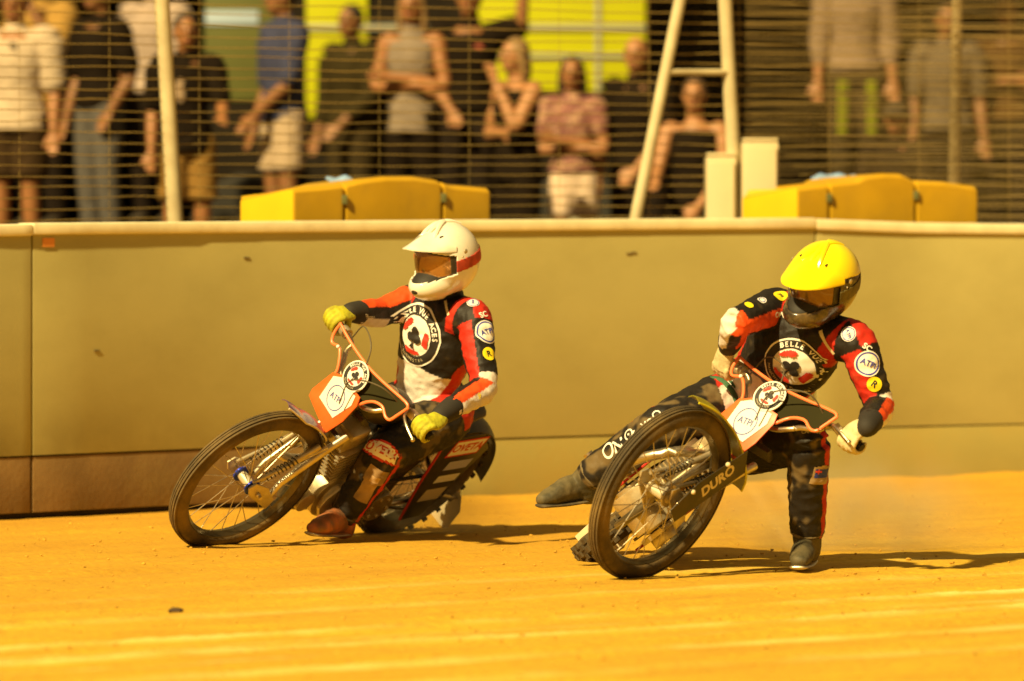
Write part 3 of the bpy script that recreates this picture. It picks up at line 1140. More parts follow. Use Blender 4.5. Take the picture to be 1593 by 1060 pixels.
def make_bike(Rb, T, delta, cfg):
    C_ = cfg
    t = thing('speedway_motorcycle', (0, 0, 0), C_['label'], 'motorcycle', 'racing motorcycles')
    M4 = Matrix.Identity(4)
    for i in range(3):
        for j in range(3):
            M4[i][j] = Rb[i][j]
        M4[i][3] = T[i]
    t.matrix_world = M4
    RS = rotm(S0, delta)
    org = FA

    def st(y, s, q):
        """steering frame (left, up the fork, forward) to bike frame"""
        return org + RS @ (np.array([0, 1.0, 0]) * y + S0 * s + Q0 * q)

    def sst(pts):
        return [st(*p) for p in pts]
    # ---- front wheel
    make_wheel(t, 'front_wheel', RF, .070, RS, FA, C_['hub'], 28)
    # ---- rear wheel
    make_wheel(t, 'rear_wheel', RR, .105, np.eye(3), RA, alloy, 28, knobs=True)
    v, f = lathe_y([(.03, .062), (.105, .064), (.112, .068), (.105, .072), (.03, .072)], 40)
    build('rear_sprocket', MB().add(v + RA, f), steel, t)
    # ---- fork
    for y in (-.064, .064):
        leg = build('fork_leg', MB().add(*tube(sst([(y, .43, -.145), (y, .36, -.128), (y, .10, -.085), (y, .03, -.10)]), [.017, .017, .015, .013], seg=14)), steel, t)
        build('fork_stay', MB().add(*tube(sst([(y, .34, -.11), (y * 1.02, .02, .055)]), .0085, seg=10)), alloy, t)
        build('link_arm', MB().add(*prism([(-.022, -.125), (.030, -.115), (.050, -.02), (.028, .060), (-.008, .072), (-.030, .03)], .008,
              lambda a, b, c, y=y: st(y + (.016 if y > 0 else -.024) + c, a, b))), alloy, t, bevel=.002)
        # spring unit
        A, B = st(y * .92, .32, -.075), st(y * .92, .045, .020)
        sh = build('shock_absorber', MB().add(*tube([A, A + (B - A) * .45, A + (B - A) * .47, B], [.013, .013, .008, .008], seg=12)), C_['strut'] if y > 0 else alloy, t)
        hp = []
        ax = nrm(B - A)
        e1 = nrm(np.cross(ax, (0, 1, .3)))
        e2 = np.cross(ax, e1)
        for k in range(90):
            u_ = k / 89
            a = u_ * 2 * math.pi * 9
            hp.append(A + (B - A) * (.36 + .56 * u_) + (e1 * math.cos(a) + e2 * math.sin(a)) * .0165)
        build('spring', MB().add(*tube(hp, .0032, seg=6)), black_p, sh)
        build('bolt', MB().add(*ellipsoid(st(y + (.03 if y > 0 else -.03), .0, .0), (.012, .012, .012), seg=12, rings=8)), steel, t)
    build('fork_bridge', MB().add(*box(st(0, .40, -.14), (.018, .062, .010), RS @ np.stack([Q0, (0, 1, 0), S0], 1))).add(*box(st(0, .52, -.165), (.028, .06, .012), RS @ np.stack([Q0, (0, 1, 0), S0], 1))), black_p, t, bevel=.004)
    build('axle', MB().add(*tube(sst([(-.115, 0, 0), (.115, 0, 0)]), .0085, seg=12)), steel, t)
    # ---- front mudguard: curved blade over the tyre
    a0, a1 = C_['guard_arc']
    mb_ = MB()
    nseg, nw = 26, 6
    for i in range(nseg + 1):
        u_ = i / nseg
        a = a0 + (a1 - a0) * u_
        flare = C_['guard_flare'] * max(0, u_ - .55) ** 1.5 * 2 + C_['guard_tip'] * max(0, .35 - u_) ** 1.2 * 2
        for lay in (0, 1):
            for j in range(nw + 1):
                w_ = (j / nw - .5) * 2
                hw = (.052 + C_['guard_w'] * u_) * (.55 + .45 * min(1, u_ * 6)) * (1 if u_ < .9 else 1 - (u_ - .9) * 2.5)
                r = RF + .022 + flare - .016 * w_ * w_ - .003 * lay
                mb_.v.append(tuple(st(w_ * hw, r * math.sin(a), r * math.cos(a))))
    n1 = nw + 1
    for i in range(nseg):
        for j in range(nw):
            for lay in (0, 1):
                A = (i * 2 + lay) * n1 + j
                B = ((i + 1) * 2 + lay) * n1 + j
                mb_.f.append((A, A + 1, B + 1, B))
        for j in (0, nw):
            A = (i * 2) * n1 + j
            B = ((i + 1) * 2) * n1 + j
            mb_.f.append((A, A + n1, B + n1, B))
    for i in (0, nseg):
        for j in range(nw):
            A = (i * 2) * n1 + j
            mb_.f.append((A, A + 1, A + 1 + n1, A + n1))
    gd = build('front_mudguard', mb_, C_['guard'], t)
    build('guard_edge', MB().add(*tube([Vector(mb_.v[(i * 2) * n1 + nw]) for i in range(nseg + 1)], .0042, seg=8)), C_['guard_trim'], gd)
    # ---- handlebar
    gy = .30
    for s_ in (-1, 1):
        pts_ = [(s_ * .385, .70, -.055), (s_ * .25, .705, -.035), (s_ * .205, .69, -.05), (s_ * .195, .655, -.045), (s_ * .15, .615, -.03), (s_ * .125, .585, -.028), (s_ * .06, .56, -.05), (0, .56, -.06)]
        build('handlebar', MB().add(*tube(catmull(sst(pts_), 4), .0112, seg=12)), orange if C_['bar_orange'] else steel, t)
        g = build('grip', MB().add(*tube(sst([(s_ * .392, .70, -.056), (s_ * .285, .704, -.040)]), .0165, seg=16)), rubber, t)
        # clamp, lever and its ball end
        build('lever_clamp', MB().add(*box(st(s_ * .262, .703, -.036), (.018, .02, .016))), alloy, t, bevel=.004)
    build('clutch_lever', MB().add(*tube(catmull(sst([(.235, .70, -.035), (.27, .675, .012), (.325, .655, .028), (.385, .640, .020)]), 4), .0062, seg=10)).add(*ellipsoid(st(.389, .639, .0195), (.010, .010, .010), seg=14, rings=10)), steel, t)
    build('throttle_housing', MB().add(*tube(sst([(-.282, .703, -.040), (-.245, .704, -.035)]), .024, seg=16)), alloy, t)
    for p0, p1, p2, p3 in (((-.23, .71, -.05), (-.18, .78, .03), (-.05, .74, .06), (.0, .58, -.01)), ((.23, .69, -.03), (.15, .68, .10), (.02, .60, .09), (.02, .50, .02))):
        build('control_cable', MB().add(*tube(catmull(sst([p0, p1, p2, p3]), 8), .0032, seg=8)), mat('cable', (.10, .08, .045), .4), t)
    # ---- front cover: clear shield with orange trim, black half, white number plate below
    def cov(y, s):
        return (y, s, .0 + (s - .60) * .30 - .10 * y * y)
    top = [(-.268, .712), (-.20, .700), (-.10, .690), (0, .688), (.10, .697), (.235, .715), (.262, .705)]
    right = [(-.268, .712), (-.262, .665), (-.238, .634), (-.195, .645), (-.155, .615), (-.125, .575), (-.125, .545)]
    left = [(.262, .705), (.246, .655), (.232, .618), (.205, .612), (.165, .628), (.125, .618), (.095, .595), (.070, .560)]

    def cfn(a, b, c):
        y, s, q = cov(a, b)
        return st(y, s, q + c)
    shield_r = top[:4] + [(0, .560), (-.125, .545)] + right[::-1][1:-1]
    gl = bpy.data.materials.get('clear_shield')
    if gl is None:
        gl = bpy.data.materials.new('clear_shield')
        gl.use_nodes = True
        N, L = gl.node_tree.nodes, gl.node_tree.links
        tr = N.new('ShaderNodeBsdfTransparent')
        tr.inputs['Color'].default_value = (.93, .92, .88, 1)
        gs = N.new('ShaderNodeBsdfGlossy')
        gs.inputs['Roughness'].default_value = .2
        mxs = N.new('ShaderNodeMixShader')
        mxs.inputs[0].default_value = .05
        L.new(tr.outputs[0], mxs.inputs[1])
        L.new(gs.outputs[0], mxs.inputs[2])
        L.new(mxs.outputs[0], N['Material Output'].inputs['Surface'])
    sh = build('bar_shield', MB().add(*prism(shield_r, .003, cfn)), gl, t)
    build('shield_panel', MB().add(*prism(top[3:] + left[1:] + [(0, .560)], .003, cfn)), mat('olive_black_panel', (.026, .023, .007), .85, var=.15, spec=.1), sh)
    for path in (top, right, left):
        build('shield_trim', MB().add(*tube(catmull([cfn(a, b, .002) for a, b in path], 4), .0066, seg=10, cap='round')), orange, sh)
    build('trim_stud', MB().add(*ellipsoid(cfn(-.196, .643, .010), (.008, .008, .008), seg=12, rings=8)), white_p, sh)

    # number plate leans back at the bottom
    def pq(s): return -.100 + (s - .375) * .55

    def pfn(a, b, c):
        e = RS @ (Q0 * .876 - S0 * .482)
        return st(a, b, pq(b)) + e * c
    plate = [(.012, .372), (-.165, .420), (-.168, .450), (-.124, .560), (-.075, .585), (.065, .582), (.075, .548), (.055, .46)]
    pl = build('number_plate', MB().add(*prism(plate, .006, pfn)), orange_p, t, bevel=.0015)
    hexa = [(-.112, .452), (-.108, .555), (-.070, .578), (.045, .572), (.052, .535), (.005, .440)]
    build('plate_panel', MB().add(*prism(hexa, .0015, lambda a, b, c: pfn(a, b, .0075 + c))), white_p, pl)
    tilt = math.radians(8)

    def rotp(x, y, cx, cy):
        return cx + x * math.cos(tilt) - y * math.sin(tilt), cy + x * math.sin(tilt) + y * math.cos(tilt)
    flat_decal('badge', pl, lambda x, y, h: pfn(*rotp(x, y, -.036, .505), .0095 + h),
               [(*disc2d(.050, 36, 1, r0=.0465), blue_ink, 'badge_ring'), (*text2d('ATPI', .034, .0), blue_ink, 'lettering')])
    # round club badge in front of the bar
    bc = (-.018, .622)

    def bfn(x, y, h):
        return st(bc[0] + x, bc[1] + y, .034 + y * .30 + h)
    v, f = disc2d(.066, 40, 1)
    build('badge_disc', MB().add(*prism([tuple(p) for p in v[40:]], .004, lambda a, b, c: bfn(a, b, c - .004))), white_p, sh)
    flat_decal('badge', sh, bfn, club_badge_layers(.063, .0150))
    if C_.get('forktext'):
        v, f = text2d(C_['forktext'], .062, .04)
        gcov = build('fork_guard', MB().add(*prism([(-.05, .33), (.045, .36), (.075, .10), (.05, -.06), (-.02, -.05)], .004, lambda a, b, c: st(.118 + c, b, a - .02))), black_p, t, bevel=.0015)
        flat_decal('lettering', gcov, lambda x, y, h: st(.122 + h, .19 + x, y - .005), [(v, f, cream_ink, 'lettering')])
        for b_ in (.06, .25):
            build('guard_bolt', MB().add(*ellipsoid(st(.124, b_, .036), (.010, .010, .010), seg=14, rings=8)), cream_ink, gcov)
    # ---- frame
    fm = orange if C_['frame_orange'] else mat('dark_frame', (.10, .08, .045), .4, metal=.5, var=.2, dirt=DUST, dirt_amt=.4)
    for s_ in (0,):
        build('frame', MB().add(*tube([(.345, 0, .83), (.405, 0, .69)], .026, seg=14)).add(*tube(catmull([(.355, 0, .78), (.18, 0, .72), (-.12, 0, .66), (-.34, 0, .60)], 4), .019, seg=12))
              .add(*tube(catmull([(.395, 0, .71), (.385, 0, .50), (.36, 0, .28), (.25, 0, .20), (-.05, 0, .19), (-.18, 0, .24)], 4), .018, seg=12))
              .add(*tube(catmull([(-.16, 0, .66), (-.18, 0, .45), (-.18, 0, .24)], 3), .017, seg=12)), fm, t)
    for s_ in (-1, 1):
        build('rear_stay', MB().add(*tube(catmull([(-.30, s_ * .02, .61), (-.42, s_ * .085, .50), (-.62, s_ * .098, .335)], 4), .0125, seg=10))
              .add(*tube(catmull([(-.16, s_ * .04, .24), (-.34, s_ * .088, .27), (-.62, s_ * .098, .335)], 4), .0125, seg=10)), steel, t)
    build('rear_axle', MB().add(*tube([RA + (0, -.12, 0), RA + (0, .12, 0)], .011, seg=12)), steel, t)
    # ---- tank and seat
    build('fuel_tank', MB().add(*sweep([(.30, 0, .775), (.20, 0, .79), (.06, 0, .785), (-.06, 0, .75)], [(.045, .05), (.075, .085), (.075, .09), (.045, .06)], ref=(0, 0, 1), seg=20)), C_['tank'], t)
    build('filler_cap', MB().add(*tube([(.16, 0, .855), (.16, 0, .885)], .028, seg=20)), steel, t, bevel=.003)
    build('seat', MB().add(*sweep([(-.06, 0, .735), (-.20, 0, .735), (-.38, 0, .755), (-.55, 0, .79)], [(.030, .05), (.034, .075), (.038, .10), (.028, .085)], seg=18)), black_p, t)
    # ---- rear mudguard
    mb_ = MB()
    ng = 22
    for i in range(ng + 1):
        a = math.radians(35 + 140 * i / ng)
        for lay in (0, 1):
            for j in range(7):
                w_ = (j / 6 - .5) * 2
                r = RR + .035 - .022 * w_ * w_ - lay * .003 + (.05 * max(0, i / ng - .7) ** 1.2)
                mb_.v.append((RA[0] + r * math.cos(a), w_ * .075, RA[2] + r * math.sin(a)))
    for i in range(ng):
        for j in range(6):
            for lay in (0, 1):
                A, B = (i * 2 + lay) * 7 + j, ((i + 1) * 2 + lay) * 7 + j
                mb_.f.append((A, A + 1, B + 1, B))
        for j in (0, 6):
            A, B = i * 14 + j, (i + 1) * 14 + j
            mb_.f.append((A, A + 7, B + 7, B))
    build('rear_mudguard', mb_, C_['rear_guard'], t)
    # ---- side panel over the rear wheel, with sponsor strips
    sp_poly = [(-.30, .70), (-.56, .735), (-.68, .64), (-.60, .22), (-.47, .20), (-.38, .42)]
    for s_ in (1, -1):
        sfn = lambda a, b, c, s_=s_: np.array([a, s_ * (.118 + .02 * (b - .2) + c), b])
        sp = build('side_panel', MB().add(*prism(sp_poly, .005, sfn)), black_p, t, bevel=.0015)
        build('panel_edge', MB().add(*tube([sfn(a, b, .003) for a, b in (sp_poly[0], sp_poly[5], sp_poly[4])], .006, seg=8)), red_ink, sp)
        for cx, cz, w_, h_, m_, txt in ((-.50, .655, .20, .085, white_p, 'OVETA'), (-.545, .545, .16, .055, mat('lilac_strip', (.42, .42, .62), .6), ''), (-.55, .46, .15, .045, white_p, ''), (-.545, .36, .14, .075, cream_ink, '')):
            gv, gf = grid2d(w_, h_, 1, 1)
            lay = [(gv, gf, m_, 'sponsor_strip')]
            if txt:
                lay = [(*grid2d(w_ + .02, h_ + .02, 1, 1), red_ink, 'sponsor_strip'), (gv, gf, m_, 'sponsor_field'), (*text2d(txt, .062, .03), red_ink, 'lettering')]
            flat_decal('strip', sp, lambda x, y, h, cx=cx, cz=cz, s_=s_: sfn(cx - x * s_, cz + y + x * s_ * .12, .0055 + h), lay)
    # ---- engine
    build('crankcase', MB().add(*tube([(.12, -.085, .335), (.12, .085, .335)], .125, seg=36)).add(*tube([(.12, -.10, .335), (.12, .10, .335)], .085, seg=32))
          .add(*box((.0, 0, .30), (.12, .065, .07))), alloy, t, bevel=.006)
    ca, cd = np.array([.17, 0, .44]), nrm((.42, 0, .91))
    cr = np.stack([np.cross((0, 1, 0), cd), (0, 1, 0), cd], 1)
    cyl = build('cylinder', MB().add(*tube([ca, ca + cd * .18], .062, seg=28)), alloy, t)
    for k in range(8):
        build('cooling_fin', MB().add(*box(ca + cd * (.025 + .020 * k), (.088, .088, .004), cr)), alloy, cyl, bevel=.0015)
    build('cylinder_head', MB().add(*box(ca + cd * .225, (.075, .07, .045), cr)).add(*box(ca + cd * .275, (.05, .085, .018), cr)), alloy, t, bevel=.010)
    build('carburettor', MB().add(*tube([(.08, 0, .60), (-.02, 0, .585)], .035, seg=18)).add(*tube([(.02, 0, .66), (.02, 0, .53)], .028, seg=18)), steel, t)
    build('air_filter', MB().add(*tube([(-.02, 0, .585), (-.10, 0, .58)], [.045, .055], seg=20, cap='round')), rubber, t)
    build('exhaust_pipe', MB().add(*tube(catmull([(.33, -.02, .60), (.40, -.09, .52), (.34, -.16, .38), (.15, -.17, .30), (-.12, -.165, .31), (-.30, -.17, .36)], 6), .021, seg=14)), steel, t)
    build('silencer', MB().add(*tube(catmull([(-.28, -.175, .355), (-.34, -.175, .37), (-.72, -.17, .47), (-.76, -.17, .48)], 2), [.024, .048, .048, .048, .048, .048, .03][:7], seg=20)), alloy, t)
    # primary drive and clutch on the left
    build('primary_guard', MB().add(*prism([(.24, .36), (.20, .42), (-.10, .44), (-.21, .38), (-.21, .28), (-.10, .22), (.18, .24), (.24, .30)], .022, lambda a, b, c: np.array([a, .105 + c, b]))), C_['primary'], t, bevel=.006)
    cl = build('clutch', MB().add(*tube([(-.13, .128, .33), (-.13, .165, .33)], .078, seg=32)), steel, t, bevel=.004)
    for k in range(6):
        a = k * math.pi / 3
        build('clutch_bolt', MB().add(*tube([(-.13 + .055 * math.cos(a), .165, .33 + .055 * math.sin(a)), (-.13 + .055 * math.cos(a), .172, .33 + .055 * math.sin(a))], .009, seg=10)), alloy, cl)
    # drive chain
    mb_ = MB()
    def chain_pt(u_):
        L1 = [(-.13, .40), (-.62, .44), (-.725, .335), (-.62, .23), (-.13, .285), (-.085, .34), (-.13, .40)]
        return L1
    cp = catmull([(a, .085, b) for a, b in chain_pt(0)], 12)
    for i in range(0, len(cp) - 1):
        m_ = (cp[i] + cp[i + 1]) / 2
        d_ = nrm(cp[i + 1] - cp[i])
        mb_.add(*box(m_, (np.linalg.norm(cp[i + 1] - cp[i]) * .5, .006, .0065), np.stack([d_, (0, 1, 0), np.cross(d_, (0, 1, 0))], 1)))
    tag(build('drive_chain', mb_, mat('chain', (.12, .10, .07), .4, metal=.8), t), kind='stuff')
    # footrest, dirt deflector, front skid
    build('footrest', MB().add(*tube([(-.10, -.06, .26), (-.11, -.29, .27)], .012, seg=12)).add(*tube([(-.11, -.18, .27), (-.11, -.30, .27)], .020, seg=14)), steel, t)
    build('dirt_deflector', MB().add(*prism([(-.075, .06), (.075, .06), (.085, .19), (.05, .25), (-.05, .25), (-.085, .19)], .006, lambda a, b, c: np.array([-.985 - .25 * (b - .06) * -1 + c - .04, a, b]))), cream_ink, t, bevel=.002)
    build('deflector_stay', MB().add(*tube([(-.62, .10, .335), (-.98, .03, .22)], .008, seg=8)).add(*tube([(-.62, -.10, .335), (-.98, -.03, .22)], .008, seg=8)), steel, t)
    build('magneto', MB().add(*tube([(.30, .0, .30), (.30, .09, .30)], .05, seg=24)), alloy, t, bevel=.004)
    build('oil_tank', MB().add(*sweep([(-.12, .06, .56), (-.12, .06, .44)], [(.05, .035), (.05, .035)], ref=(1, 0, 0), seg=18)), alloy, t)
    return t, st


B1R = np.array([[-0.5444, 0.5962, 0.5901], [-0.8387, -0.3994, -0.3703], [0.0149, -0.6965, 0.7174]])
B1A = np.array([-1.0967, 26.8051, 0.2787])
B2R = np.array([[0.0156, 0.6148, 0.7886], [-0.9967, -0.0533, 0.0612], [0.0796, -0.7869, 0.6119]])
B2A = np.array([0.5652, 24.7576, 0.3285])
B1T, B2T = B1A - B1R @ FA, B2A - B2R @ FA
purple = mat('purple_guard', (0.11, 0.05, 0.16), .3, var=.2, coat=.3)
olive_g = mat('lime_guard', (0.30, 0.28, 0.010), .35, var=.2, vscale=8, dirt=(.22, .14, .05), dirt_amt=.4, dscale=9)
bike1, st1 = make_bike(B1R, B1T, math.radians(-10), dict(
    label='orange framed speedway motorcycle ridden by the rider in the white helmet', hub=blue_an, strut=alloy, guard=purple, guard_trim=cream_ink,
    guard_arc=(math.radians(54), math.radians(104)), guard_flare=.0, guard_tip=.09, guard_w=.012, bar_orange=False, frame_orange=False,
    tank=black_p, rear_guard=black_p, primary=alloy))
bike2, st2 = make_bike(B2R, B2T, math.radians(-39), dict(
    label='speedway motorcycle with lime mudguard laid over under the rider in the yellow helmet', hub=alloy, strut=gold, guard=olive_g,
    guard_trim=mat('lime_edge', (.55, .50, .02), .35), guard_arc=(math.radians(36), math.radians(122)), guard_flare=.07, guard_tip=.05, guard_w=.035,
    bar_orange=False, frame_orange=False, tank=orange_p, rear_guard=white_p, primary=alloy, forktext='DURO'))


def to_world(Rb, Tb, p):
    return Rb @ np.asarray(p) + Tb
# ------------------------------------------------------------------ riders
suit_mat = mat('race_suit', (0.5, 0.5, 0.5), .58, attr='Col', var=.10, vscale=30, bump=.25, bscale=55, spec=.28)
BLACK, RED, WHITE, ORANGE = (.013, .010, .008), (.46, .022, .010), (.66, .60, .56), (.70, .075, .012)
TANC, DUSTC = (.30, .19, .085), (.24, .165, .07)


def smooth01(x, a, b):
    return np.clip((x - a) / (b - a), 0, 1)


def seg_info(P, a, b):
    d = b - a
    L2 = d @ d
    t = ((P - a) @ d) / L2
    tc = np.clip(t, 0, 1)
    q = P - (a + tc[:, None] * d)
    return t, np.linalg.norm(q, axis=1), q


def wrinkle(me, amp, seed):
    P = mesh_np(me)
    N_ = normals_np(me)
    n1 = fnoise(P * np.array([1, 1, 1.9]), 13, seed)
    n2 = fnoise(P * np.array([1.6, 1, 1]), 29, seed + 3)
    h = amp * ((1 - np.abs(n1) * 2.2) * .9 + n2 * .5)
    set_np(me, P + N_ * h[:, None])


class Decals:
    def __init__(s, me, parent, org):
        P = mesh_np(me)
        s.bvh = BVHTree.FromPolygons([tuple(p) for p in P], [tuple(q.vertices) for q in me.polygons])
        s.parent, s.org = parent, np.array(org)

    def find(s, px, py):
        o = Vector((0, 0, H))
        d = Vector(at(px, py, 1.0)) - o
        h = s.bvh.ray_cast(o, d.normalized())
        return h

    def put(s, px, py, up, layers, direction=None, off=.003, step=.0012, reach=.16, back=.08):
        """print an emblem on the cloth: located by where it shows, then wrapped onto the surface along its normal"""
        loc, nm, i, dist = s.find(px, py)
        if loc is None:
            print('decal misses', px, py)
            return None
        loc, nm = np.array(loc), np.array(nm)
        d = nrm(direction) if direction is not None else -nm
        up = nrm(np.asarray(up) - d * np.dot(up, d))
        right = np.cross(d, up)
        first = None
        for k, (v, f, m, name) in enumerate(layers):
            pts, ok = [], []
            for x, y in v:
                o = loc + right * x + up * y - d * back
                h = s.bvh.ray_cast(Vector(o), Vector(d), reach)
                if h[0] is None:
                    pts.append((0, 0, 0)); ok.append(False)
                else:
                    p = np.array(h[0]) + np.array(h[1]) * .5 * (off + step * k) - d * .5 * (off + step * k)
                    pts.append(tuple(p - s.org)); ok.append(True)
            ff = []
            A3, A2 = np.array(pts), np.asarray(v)
            for q in f:                                     # leave out cells torn across a fold or onto another limb
                if all(ok[j] for j in q):
                    if all(np.linalg.norm(A3[q[j]] - A3[q[j - 1]]) < 2.4 * np.linalg.norm(A2[q[j]] - A2[q[j - 1]]) + .002 for j in range(len(q))) and np.linalg.norm(A3[q[0]] + s.org - loc) < 1.5 * np.linalg.norm(A2[q[0]]) + .03:
                        ff.append(q)
            if not ff:
                continue
            me = bpy.data.meshes.new(name)
            me.from_pydata(pts, [], ff)
            bm = bmesh.new(); bm.from_mesh(me)
            bmesh.ops.delete(bm, geom=[vv for vv in bm.verts if not vv.link_faces], context='VERTS')
            bm.to_mesh(me); bm.free()
            o_ = link(name, me, m, s.parent if first is None else first)
            if first is None:
                first = o_
        return first


def grip_hand(C, axis, W, kind_up):
    """gloved hand closed round a bar at C (bar along axis), wrist at W: palm, four wrapped fingers, thumb"""
    a = nrm(axis)
    v = W - C
    v = nrm(v - a * np.dot(v, a))
    up = nrm(np.cross(a, v))
    if np.dot(up, kind_up) < 0:
        up = -up
    parts = []
    K = lambda x, vv, uu: C + a * x + v * vv + up * uu
    parts.append(sweep([W, W * .45 + K(0, .05, .02) * .55, K(0, .034, .026), K(0, .010, .040)], [(.030, .026), (.040, .024), (.044, .021), (.043, .015)], ref=a, seg=16))
    Ls = (.92, 1.04, 1.0, .84)
    for k, x in enumerate((-.033, -.011, .011, .033)):
        L_ = Ls[k]
        parts.append(sweep([K(x, .016, .038), K(x, -.018 * L_, .039), K(x, -.036 * L_, .018), K(x, -.036 * L_, -.012), K(x, -.016, -.031), K(x, .004, -.030)],
                           [.0125, .0125, .0115, .0108, .010, .009], ref=a, seg=10, sub=3))
    sgn = -1
    parts.append(sweep([K(sgn * .030, .040, .010), K(sgn * .050, .025, -.012), K(sgn * .044, -.002, -.034), K(sgn * .030, -.022, -.040)], [.016, .014, .012, .0095], ref=a, seg=10, sub=3))
    return parts


def helmet(parent, org, C, fwd, up, sc, cfg):
    fwd = nrm(fwd)
    up = nrm(np.asarray(up, float) - fwd * np.dot(up, fwd))
    left = np.cross(up, fwd)
    Rm = np.stack([fwd, left, up], 1)
    org = np.asarray(org)

    def put(v): return np.asarray(v) * sc @ Rm.T + C - org

    def rad(D, e1=(.152, .128, .150), grow=0.0):
        A = np.array(e1)
        r1 = 1 / np.sqrt(((D / A) ** 2).sum(1))
        c, B = np.array([.074, 0, -.088]), np.array([.126, .088, .068])
        a_ = ((D / B) ** 2).sum(1)
        b_ = -2 * ((D / B) * (c / B)).sum(1)
        c_ = ((c / B) ** 2).sum() - 1
        disc = b_ * b_ - 4 * a_ * c_
        r2 = np.where(disc > 0, (-b_ + np.sqrt(np.maximum(disc, 0))) / (2 * a_), 0)
        k = .012
        m_ = np.maximum(r1, r2)
        return m_ + k * np.exp(-np.abs(r1 - r2) / (k * 1.5)) * .35 + grow

    na, ne = 180, 120
    az = np.linspace(-math.pi, math.pi, na + 1)[:-1]
    el = np.linspace(-1.35, math.pi / 2 - .004, ne)
    E_, A_ = np.meshgrid(el, az, indexing='ij')
    D = np.stack([np.cos(E_) * np.cos(A_), np.cos(E_) * np.sin(A_), np.sin(E_)], -1).reshape(-1, 3)

    def patch(name, r, test, m, parent_, thick=.006, e1=(.152, .128, .150)):
        P = D * (rad(D, e1, r))[:, None]
        fc = []
        idx = np.arange(ne * na).reshape(ne, na)
        cen = (P.reshape(ne, na, 3)[:-1] + np.roll(P.reshape(ne, na, 3), -1, 1)[1:]) / 2
        ok = test(cen[..., 0], cen[..., 1], cen[..., 2], np.arctan2(cen[..., 1], cen[..., 0]))
        ii, jj = np.where(ok)
        for i, j in zip(ii, jj):
            k = (j + 1) % na
            fc.append((int(idx[i, j]), int(idx[i, k]), int(idx[i + 1, k]), int(idx[i + 1, j])))
        used = sorted({q for f_ in fc for q in f_})
        mp = {q: i for i, q in enumerate(used)}
        mb_ = MB().add(put(P[used]), [tuple(mp[q] for q in f_) for f_ in fc])
        o = build(name, mb_, m, parent_, sharp=0)
        if thick:
            s_ = o.modifiers.new('thickness', 'SOLIDIFY')
            s_.thickness = thick
            s_.offset = -1
        return o

    def port(x, y, z, a, g=0.0):
        za = z - .02 * np.cos(a) * 0
        return (np.abs(a) < 1.13 + g) & (z > -.066 - g * .04 + .022 * np.abs(a)) & (z < .064 + g * .04 - .026 * np.abs(a))
    low = lambda x, y, z: z > -.128 - .02 * (x > .08)
    shell = patch('helmet', 0, lambda x, y, z, a: ~port(x, y, z, a) & low(x, y, z), cfg['shell'], parent, .010)
    patch('inner_liner', -.016, lambda x, y, z, a: low(x, y, z) | (z < .1), rubber, shell, 0)
    G = (.150, .124, .150)
    def gog(x, y, z, a, g): return (np.abs(a) < 1.02 + g) & (z > -.062 - g * .04 + .018 * np.abs(a) + .012 * (np.abs(a) < .16)) & (z < .060 + g * .04 - .026 * np.abs(a))

    def gpatch(name, r, test, m, th):
        # goggles follow the face, not the chin bar
        A = np.array((.146, .118, .16))
        P = D * ((1 / np.sqrt(((D / A) ** 2).sum(1))) + r)[:, None]
        idx = np.arange(ne * na).reshape(ne, na)
        cen = (P.reshape(ne, na, 3)[:-1] + np.roll(P.reshape(ne, na, 3), -1, 1)[1:]) / 2
        ok = test(cen[..., 0], cen[..., 1], cen[..., 2], np.arctan2(cen[..., 1], cen[..., 0]))
        ii, jj = np.where(ok)
        fc = [(int(idx[i, j]), int(idx[i, (j + 1) % na]), int(idx[i + 1, (j + 1) % na]), int(idx[i + 1, j])) for i, j in zip(ii, jj)]
        used = sorted({q for f_ in fc for q in f_})
        mp = {q: i for i, q in enumerate(used)}
        o = build(name, MB().add(put(P[used]), [tuple(mp[q] for q in f_) for f_ in fc]), m, shell, sharp=0)
        s_ = o.modifiers.new('thickness', 'SOLIDIFY')
        s_.thickness = th
        s_.offset = -1
        return o
    gpatch('goggle_frame', .0, lambda x, y, z, a: gog(x, y, z, a, .08) & ~gog(x, y, z, a, -.10), cfg['gframe'], .012)
    gpatch('goggle_lens', -.002, lambda x, y, z, a: gog(x, y, z, a, -.06), cfg['lens'], .003)
    patch('goggle_strap', .0035, lambda x, y, z, a: (np.abs(a) > 1.08) & (z > -.030 + .014 * (np.abs(a) - 1.1)) & (z < .016 + .014 * (np.abs(a) - 1.1)), cfg['strap'], shell, .003)
    # vents and screws
    for s_ in (-1, 1):
        for p, r_ in (((.128, s_ * .040, -.112), (.012, .016, .014)), ((.02, s_ * .131, .050), (.010, .004, .010)), ((.035, s_ * .128, .030), (.004, .003, .004))):
            v, f = ellipsoid(p, r_, seg=12, rings=8)
            build('vent' if r_[0] > .011 else 'screw', MB().add(put(v), f), black_p if r_[0] > .011 else alloy, shell)
    v, f = ellipsoid((.193, 0, -.098), (.008, .018, .013), seg=16, rings=10)
    build('mouth_vent', MB().add(put(v), f), black_p, shell)
    if cfg.get('cover') is not None:
        patch('helmet_cover', .004, lambda x, y, z, a: z > .060 - .16 * (x < 0) * np.abs(x) * 1.2, cfg['cover'], shell, .004)
    # peak
    mb_ = MB()
    nu, nv = 28, 10
